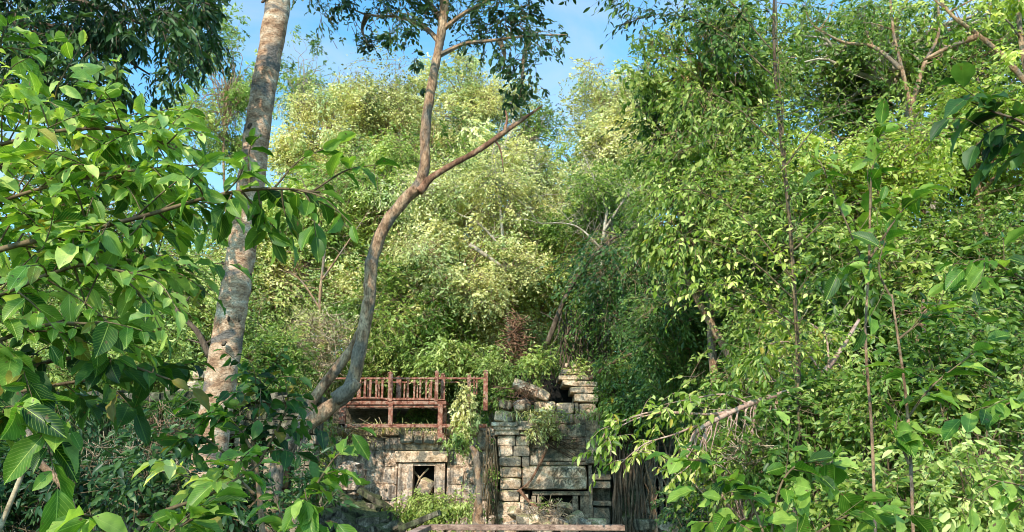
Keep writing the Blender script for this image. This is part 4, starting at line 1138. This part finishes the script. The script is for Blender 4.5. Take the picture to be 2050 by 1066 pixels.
# ground cover and grass on ledges
def grass(label, rows, kind, n, L):
    ps = []
    for (x0, x1, y, Y, k) in rows:
        for i in range(k): ps.append(P(random.uniform(x0, x1), y + random.uniform(-8, 8), Y + random.uniform(-.3, .1)))
    ps = np.array(ps); n = len(ps); d = rng.normal(size=(n, 3)) * .5; d[:, 2] -= .7; d[:, 1] -= .3
    ln = rng.uniform(.5, 1.2, n) * L
    tag(leaf_mesh("hanging_grass", LM[kind], ps, d, rng.normal(size=(n, 3)) + [0, -1, 1], ln, ln * .06, rng.random(n), T_MID), label, "grass", kind="stuff")
grass("long grass blades hanging over the dark gallery wall", [(-100, 450, 812, 19.6, 1500), (-50, 160, 880, 18, 700), (0, 100, 900, 12, 260)], 'ferny', 0, .55)
grass("short dry grass along the broken wall tops", [(630, 950, 853, 27.6, 500), (1000, 1200, 826, 26.3, 240), (1230, 1500, 850, 27.2, 300)], 'pale', 0, .28)
def cover():
    n = 26000
    x = rng.uniform(-30, 30, n); y = rng.uniform(5, 48, n)
    z = -.35 + 3.3 / (1 + np.exp(-(y - 30.3) / .45)) + .12
    p = np.stack([x, y, z], 1); d = rng.normal(size=(n, 3)); d[:, 2] = np.abs(d[:, 2]) * .5
    ln = rng.uniform(.08, .3, n)
    tag(leaf_mesh("ground_cover", LM['green'], p, d, rng.normal(size=(n, 3)) * .5 + [0, 0, 1], ln, ln * .5, rng.random(n), T_MID), "low leafy ground cover and litter on the forest floor", "ground cover", kind="stuff")
cover()

# ------------------------------------------------------------------ near branches with large leaves
def near_branch(root, path, r0, leaf, kind, ntw=9, twl=.30, nlf=7, aspect=.5, droop=.5, mat=TWIG, tip=6, tpl=T_BIG, bare=.12, updn=.1):
    """one branch of a near plant: part 'branch' with its 'foliage' as sub-part"""
    pts = catmull([P(*q) for q in path], 40)
    m = MB(); tube(m, pts, [r0, r0 * .7, r0 * .3], 7, rough=.1)
    pos = []; dr = []; ups = []; tt = []
    def leafy(tw, k0, step, tn):
        d = np.gradient(tw, axis=0); d /= np.linalg.norm(d, axis=1)[:, None]
        n = len(tw)
        for j, k in enumerate(np.linspace(k0 * (n - 1), n - 1, tn)):
            i = int(k); s = np.cross(d[i], [0, 0, 1.0]); s /= np.linalg.norm(s) + 1e-9
            sg = 1 if j % 2 else -1
            v = d[i] * .55 + s * sg * .8 + rng.normal(size=3) * .28; v[2] -= droop * random.uniform(.2, 1.1)
            if j >= tn - 1: v = d[i] + rng.normal(size=3) * .2; v[2] -= droop * .6
            v /= np.linalg.norm(v); st = tw[i] + v * leaf * .06
            pos.append(st); dr.append(v); ups.append(np.array([0, 0, 1.0]) + rng.normal(size=3) * .5 - np.array([0, .3, 0])); tt.append(np.clip(.48 + random.gauss(0, .33), 0, 1))
            tube(m, [tw[i], st], [r0 * .1, r0 * .08], 3, cap=False)
    leafy(pts, .35, 0, tip + 3)
    for k in range(ntw):
        i = int((bare + (1 - bare) * (k + random.random() * .6) / ntw) * 39); i = min(i, 38)
        d = pts[i + 1] - pts[i]; d /= np.linalg.norm(d)
        v = d * random.uniform(.2, .9) + rng.normal(size=3) * .65 + np.array([0, 0, updn]); v /= np.linalg.norm(v)
        Lw = twl * random.uniform(.5, 1.25)
        e = pts[i] + v * Lw; e[2] -= Lw * droop * .3
        tw = catmull([pts[i], pts[i] + v * Lw * .5 + rng.normal(size=3) * Lw * .06, e], 12)
        tube(m, tw, [r0 * .35, r0 * .12], 5, cap=False)
        leafy(tw, .2, 0, nlf)
    o = m.build("branch", mat, root, smooth=True)
    n = len(pos); ln = leaf * rng.uniform(.45, 1.3, n)
    leaf_mesh("foliage", LM[kind], np.array(pos), np.array(dr), np.array(ups), ln, ln * aspect * rng.uniform(.85, 1.15, n), np.array(tt), tpl, o, smooth=True)

def near_plant(name, label, cat, trunk, branches, r=.03, mat=BARK_TAN):
    t = empty(name, P(*trunk[0]), label, cat)
    m = MB(); tube(m, [P(*q) for q in trunk], [r, r * .6], 9, n=30, rough=.12); m.build("trunk", mat, t, smooth=True)
    for (path, kw) in branches: near_branch(t, path, **kw)
    return t
def K(**k):
    d = dict(dict(r0=.010, leaf=.12, kind='bigl', ntw=9, twl=.30), **k)
    if d['leaf'] <= .13 and d['ntw'] >= 8: d['ntw'] = int(d['ntw'] * 2.3); d['leaf'] *= .80
    return d
near_plant("broadleaf_tree", "near tree with large sunlit oval leaves filling the left side", "tree",
 [(-190,1500,3.0),(-170,900,3.0),(-160,500,3.0),(-140,100,3.1),(-120,-100,3.2)],
 [([(-150,330,3.0),(0,290,3.0),(120,262,2.9),(260,262,2.9),(350,300,2.8)], K(ntw=11)),
  ([(-150,230,3.2),(-20,215,3.2),(90,222,3.1),(190,250,3.1),(290,262,3.1)], K(ntw=11)),
  ([(-150,560,2.7),(0,500,2.7),(130,470,2.7),(280,435,2.7),(430,392,2.7),(540,378,2.7),(640,385,2.7)], K(ntw=15, r0=.012, kind='big', twl=.26, leaf=.115)),
  ([(-150,450,2.9),(-20,410,2.9),(110,370,2.9),(240,345,2.9),(400,330,2.9)], K(ntw=13)),
  ([(-150,480,3.3),(0,440,3.3),(150,410,3.3),(270,400,3.3),(350,440,3.3)], K(ntw=11, kind='big')),
  ([(-150,640,2.6),(0,590,2.6),(110,545,2.6),(190,530,2.6),(270,560,2.6)], K(ntw=10)),
  ([(-150,640,3.1),(20,560,3.1),(180,520,3.1),(290,530,3.1),(370,570,3.1)], K(ntw=10, kind='big', droop=.9)),
  ([(-150,760,2.6),(-20,690,2.6),(100,650,2.6),(220,650,2.6)], K(ntw=7, kind='big', leaf=.12)),
  ([(-150,120,3.4),(-60,100,3.4),(10,95,3.4),(60,105,3.4)], K(ntw=6, leaf=.12, twl=.2)),
  ([(-150,380,3.4),(-20,340,3.4),(100,320,3.4),(210,300,3.4),(400,270,3.4)], K(ntw=10)),
 ], r=.045)
bt = [o for o in bpy.data.objects if o.name == "broadleaf_tree"][0]
cl = np.array([[random.uniform(-3.8, -.9), random.uniform(-1.8, .9), random.uniform(3.6, 4.9)] for i in range(7)]); rad = rng.uniform(.2, .36, 7)  # unseen crown over the viewer, added to shade the lower leaves
mb = MB(); s0 = P(-120, -100, 3.2)
for q in cl: tube(mb, [s0, (s0 + q) / 2 + [0, 0, .3], q], [.03, .02, .006], 5, n=10)
mb.build("added_shade_limbs", BARK_TAN, bt)
lp, ld, up, ln, wd, ti, tws = sprays(cl, rad, np.full(7, 12), 7, .11, .5, .8, .5, .8, .2)
leaf_mesh("added_shade_crown", LM['big'], lp, ld, up, ln, wd, ti, T_BIG, bt, smooth=True)
near_plant("broadleaf_sapling", "lower left sapling with wide shaded leaves before the gallery", "sapling",
 [(-160,1500,2.9),(-150,1000,2.9),(-140,760,2.9)],
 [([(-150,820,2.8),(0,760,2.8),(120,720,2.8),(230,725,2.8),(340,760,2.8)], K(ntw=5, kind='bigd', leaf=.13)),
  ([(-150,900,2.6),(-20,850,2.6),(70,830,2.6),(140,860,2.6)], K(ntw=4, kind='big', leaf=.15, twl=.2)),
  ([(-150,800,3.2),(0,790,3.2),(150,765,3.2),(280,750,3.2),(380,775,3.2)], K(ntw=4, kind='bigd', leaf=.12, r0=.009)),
  ], r=.025)
near_plant("broadleaf_sapling", "bottom left sapling whose biggest leaves reach the lower frame edge", "sapling",
 [(120,1500,2.6),(160,1250,2.6),(210,1130,2.6)],
 [([(210,1150,2.6),(220,1080,2.5),(190,1040,2.5),(170,1030,2.4)], K(ntw=2, kind='big', leaf=.15, twl=.12, nlf=3, tip=3)),
  ([(210,1150,2.6),(320,1080,2.6),(400,1030,2.6)], K(ntw=3, kind='big', leaf=.13, twl=.15, nlf=4)),
  ([(210,1150,2.8),(300,1040,2.9),(420,990,3.0),(520,930,3.1)], K(ntw=5, kind='big', leaf=.10, twl=.2)),
  ], r=.018)
near_plant("leafy_sapling", "dark green sapling in front of the lower mottled trunk", "sapling",
 [(540,1300,5),(520,1000,5),(505,880,5)],
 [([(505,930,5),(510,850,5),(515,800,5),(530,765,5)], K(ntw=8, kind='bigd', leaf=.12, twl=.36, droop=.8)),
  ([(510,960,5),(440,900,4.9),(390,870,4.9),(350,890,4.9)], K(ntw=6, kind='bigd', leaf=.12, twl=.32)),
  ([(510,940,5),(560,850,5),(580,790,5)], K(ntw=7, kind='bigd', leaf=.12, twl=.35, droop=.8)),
  ([(505,900,4.9),(470,850,4.9),(450,830,4.9)], K(ntw=3, kind='big', leaf=.13, twl=.3)),
  ([(510,990,4.6),(470,960,4.6),(400,960,4.6),(330,940,4.6)], K(ntw=6, kind='lime', leaf=.12, twl=.25))], r=.02)
near_plant("leafy_sapling", "yellowing sapling drooping over the mossy blocks near the forked trunk", "sapling",
 [(610,1300,3.2),(600,1150,3.2),(600,1080,3.2)],
 [([(600,1120,3.2),(610,1020,3.2),(660,930,3.2),(690,900,3.2)], K(ntw=4, kind='big', leaf=.10, twl=.15, nlf=4, droop=.9, r0=.006)),
  ([(600,1120,3.2),(620,1050,3.1),(610,980,3.1)], K(ntw=4, kind='big', leaf=.12, twl=.15, nlf=4, droop=1.2, r0=.006)),
  ([(605,1100,3.3),(570,1050,3.4),(540,960,3.5)], K(ntw=3, kind='big', leaf=.09, twl=.15, nlf=4, r0=.006))], r=.012)
# right side
near_plant("overhanging_branch", "dark silhouetted branch of oval leaves at the upper right edge", "branch",
 [(2300,420,2.4),(2200,390,2.4),(2120,345,2.4)],
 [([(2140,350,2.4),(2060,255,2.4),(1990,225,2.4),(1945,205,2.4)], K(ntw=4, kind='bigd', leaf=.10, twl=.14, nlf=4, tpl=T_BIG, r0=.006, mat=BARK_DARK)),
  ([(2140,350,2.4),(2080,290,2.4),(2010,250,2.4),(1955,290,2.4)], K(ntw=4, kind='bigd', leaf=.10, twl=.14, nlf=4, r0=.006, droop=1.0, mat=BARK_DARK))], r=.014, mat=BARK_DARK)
near_plant("thin_sapling", "left one of two thin bare-stemmed saplings with scattered broad leaves", "sapling",
 [(1760,1300,4.2),(1752,1060,4.2),(1745,860,4.2),(1733,680,4.2),(1740,520,4.2),(1742,400,4.2)],
 [([(1742,560,4.2),(1700,460,4.2),(1640,320,4.2)], K(ntw=4, kind='big', leaf=.14, twl=.25, nlf=4, r0=.008)),
  ([(1742,420,4.2),(1745,350,4.2),(1760,260,4.2)], K(ntw=4, kind='big', leaf=.14, twl=.25, nlf=4, r0=.008)),
  ([(1740,520,4.2),(1800,430,4.2),(1850,380,4.2)], K(ntw=3, kind='big', leaf=.14, twl=.22, nlf=4, r0=.007))], r=.009, mat=BARK_TAN)
near_plant("thin_sapling", "right one of two thin bare-stemmed saplings, its stem leaning left at the top", "sapling",
 [(1840,1300,4.0),(1828,1060,4.0),(1822,900,4.0),(1812,780,4.0),(1798,680,4.0),(1785,590,4.0)],
 [([(1798,680,4.0),(1850,640,4.0),(1900,610,4.0)], K(ntw=3, kind='big', leaf=.13, twl=.22, nlf=4, r0=.007)),
  ([(1785,600,4.0),(1760,540,4.0),(1775,470,4.0)], K(ntw=3, kind='big', leaf=.13, twl=.2, nlf=4, r0=.007)),
  ([(1820,930,4.0),(1800,880,4.0),(1790,850,4.0)], K(ntw=3, kind='big', leaf=.14, twl=.2, nlf=4, r0=.007)),
  ([(1815,840,4.0),(1870,770,4.0),(1960,700,4.0)], K(ntw=3, kind='big', leaf=.13, twl=.22, nlf=4, r0=.007))], r=.009, mat=BARK_TAN)
near_plant("roundleaf_sapling", "sapling with rounded backlit leaves at the bottom right of centre", "sapling",
 [(1600,1400,3.4),(1560,1180,3.4),(1540,1080,3.4)],
 [([(1540,1100,3.4),(1500,1000,3.4),(1440,930,3.4),(1380,920,3.4)], K(ntw=6, kind='big', leaf=.10, twl=.18, nlf=4, aspect=.7, r0=.006)),
  ([(1540,1100,3.4),(1560,980,3.4),(1600,930,3.4),(1660,930,3.4)], K(ntw=6, kind='big', leaf=.11, twl=.2, nlf=4, aspect=.75, r0=.006)),
  ([(1540,1100,3.4),(1480,1050,3.4),(1400,1045,3.4)], K(ntw=4, kind='big', leaf=.10, twl=.18, nlf=4, aspect=.6, r0=.006)),
  ([(1560,1120,3.4),(1680,1040,3.4),(1780,1010,3.4)], K(ntw=6, kind='big', leaf=.10, twl=.2, nlf=4, aspect=.65, r0=.006))], r=.014)
near_plant("roundleaf_sapling", "sapling with broad leaves along the lower right edge", "sapling",
 [(2180,1400,3.6),(2150,1000,3.6),(2140,600,3.6)],
 [([(2150,1050,3.6),(2060,980,3.6),(1980,960,3.6)], K(ntw=5, kind='big', leaf=.10, twl=.2, nlf=4, aspect=.65, r0=.007)),
  ([(2145,850,3.6),(2060,800,3.6),(1990,820,3.6)], K(ntw=4, kind='big', leaf=.10, twl=.2, nlf=4, aspect=.65, r0=.007)),
  ([(2140,620,3.6),(2050,560,3.6),(1970,520,3.6),(1930,540,3.6)], K(ntw=5, kind='big', leaf=.11, twl=.22, nlf=4, r0=.007))], r=.02)
# fallen branch with long drooping leaves
def fallen_branch():
    Y = 10.0
    b = P(1640, 760, Y)
    t = empty("fallen_branch", b, "pinkish fallen branch with long drooping leaves reaching over the shaded wall", "branch")
    m = MB(); q = [(1720,640),(1670,720),(1620,770),(1560,790),(1510,805),(1450,832),(1400,860),(1385,880),(1370,930)]
    tube(m, [P(x, y, Y) for x, y in q], [.02, .034, .034, .034, .03, .025, .018], 9, n=40, rough=.15)
    q2 = [(1490,815),(1440,829),(1370,828),(1300,826),(1230,850)]
    tube(m, [P(x, y, Y) for x, y in q2], [.022, .015, .006], 7, n=24, rough=.1)
    for i in range(26):
        x = random.uniform(1390, 1600); y = np.interp(x, [1390,1450,1510,1600], [872,832,805,775])
        tube(m, [P(x, y, Y), P(x - random.uniform(-4, 10), y + 22, Y), P(x - random.uniform(0, 22), y + random.uniform(40, 75), Y + random.uniform(-.1, .1))], [.012, .005], 5, n=8)
    m.build("stem", STEM_PINK, t, smooth=True)
    for (path, kw) in [([(1490,815,Y),(1420,829,Y),(1330,826,Y),(1250,850,Y),(1215,900,Y)], dict(ntw=15)),
                       ([(1400,850,Y),(1350,870,Y),(1290,890,Y),(1240,930,Y)], dict(ntw=12)),
                       ([(1500,810,Y),(1450,790,Y),(1380,800,Y),(1330,810,Y)], dict(ntw=8)),
                       ([(1410,870,Y),(1390,920,Y),(1350,960,Y)], dict(ntw=9)),
                       ([(1540,800,Y),(1500,870,Y),(1450,930,Y)], dict(ntw=10)),
                       ([(1640,740,Y),(1600,690,Y),(1540,690,Y),(1500,730,Y)], dict(ntw=14)),
                       ([(1660,730,Y),(1650,670,Y),(1600,640,Y),(1560,650,Y)], dict(ntw=12)),
                       ([(1240,840,Y),(1210,870,Y),(1195,910,Y)], dict(ntw=5)),
                       ([(1600,780,Y),(1620,850,Y),(1600,900,Y)], dict(ntw=10))]:
        near_branch(t, path, r0=.014, leaf=.125, kind='lime', twl=.42, nlf=11, aspect=.38, droop=.9, mat=STEM_PINK, tpl=T_BIG, tip=4, **kw)
fallen_branch()
# a few hanging sprays in the right crowns, Y 7
near_plant("leafy_tree", "right side tree with drooping medium leaves lit from the left", "tree",
 [(1560,1300,9),(1600,900,9.2),(1585,500,9.2),(1550,100,9.2),(1560,-200,9)],
 [([(1590,600,9),(1500,520,9),(1400,480,9),(1330,500,9)], K(ntw=14, kind='lime', leaf=.105, twl=.6, aspect=.44, droop=.7, nlf=10)),
  ([(1590,560,9),(1480,430,9),(1380,380,9),(1310,400,9)], K(ntw=14, kind='lime', leaf=.105, twl=.6, aspect=.44, droop=.7, nlf=10)),
  ([(1590,650,9),(1520,600,9),(1440,570,9),(1390,600,9)], K(ntw=12, kind='lime', leaf=.105, twl=.5, aspect=.44, droop=.7, nlf=10)),
  ([(1560,300,9),(1480,220,9),(1400,180,9),(1370,220,9)], K(ntw=16, kind='green', leaf=.105, twl=.6, aspect=.44, droop=.7, nlf=10)),
  ([(1545,150,9),(1440,60,9),(1330,30,9),(1240,50,9)], K(ntw=18, kind='shade', leaf=.12, twl=.6, aspect=.35, droop=.7)),
  ([(1545,100,9),(1430,-20,9),(1300,-30,9),(1220,10,9)], K(ntw=18, kind='deep', leaf=.12, twl=.6, aspect=.35, droop=.7)),
  ([(1560,350,9),(1640,250,9),(1720,220,9)], K(ntw=12, kind='green', leaf=.11, twl=.5, aspect=.35)),
  ([(1600,880,9.1),(1590,600,9.1),(1570,300,9.1),(1555,60,9.1),(1558,-60,9.1)], K(ntw=34, kind='green', leaf=.10, twl=.75, aspect=.4, nlf=10, r0=.012)),
  ([(1600,880,9.1),(1595,700,9.1),(1580,450,9.1),(1565,200,9.1)], K(ntw=24, kind='lime', leaf=.10, twl=.7, aspect=.46, nlf=9, r0=.012)),
  ([(1590,500,9),(1680,420,9),(1780,400,9)], K(ntw=12, kind='lime', leaf=.11, twl=.5, aspect=.35))], r=.03, mat=BARK_DARK)

# dark canopy top left
def canopy():
    Y = 8.0
    b = P(-250, 1100, Y); b[2] = -.4
    t = empty("shade_tree", b, "dark canopy of drooping narrow leaves in the upper left corner", "tree")
    m = MB(); tube(m, [b, P(-240, 600, Y), P(-200, 100, Y), P(-150, -200, Y)], [.22, .17, .12, .05], 10, n=30, rough=.1)
    m.build("trunk", BARK_DARK, t, smooth=True)
    m = MB()
    for q in ([(-200,150),(-60,60),(80,50),(200,90),(300,150)],[(-180,0),(0,-30),(150,0),(290,50),(400,110)],[(-190,60),(0,100),(120,150),(210,190)],[(-160,-150),(60,-120),(250,-60),(420,10)]):
        tube(m, [P(x, y, Y + random.uniform(-.4, .4)) for x, y in q], [.07, .035, .01], 7, n=24, rough=.1)
    m.build("limbs", BARK_DARK, t)
    C = []
    for i in range(190):
        x = random.uniform(-120, 420); ymax = np.interp(x, [-120,0,120,250,330,440], [170,200,230,215,190,110]); y = random.uniform(-170, ymax - 25)
        C.append((x, y, random.uniform(22, 48)))
    C += [(360,150,30),(390,120,30),(420,60,22),(410,20,28),(430,100,14),(330,190,20),(250,215,16),(150,225,18),(60,210,22)]
    cl = np.array([P(x, y, Y + random.uniform(-1.2, 1.5)) for x, y, r in C]); rad = np.array([M(Y, r, y) * 1.1 for x, y, r in C])
    ls = .105; ntw = np.maximum(3, (24 * rad ** 2 / ls ** 2 / 8).astype(int))
    lp, ld, up, ln, wd, ti, tws = sprays(cl, rad, ntw, 8, ls, .32, .9, 1.2, .8, .15)
    mb = MB(); twig_mesh(mb, *tws, .004, 1.2, .9); mb.build("twigs", BARK_DARK, t)
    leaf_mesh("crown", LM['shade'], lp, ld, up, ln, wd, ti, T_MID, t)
canopy()
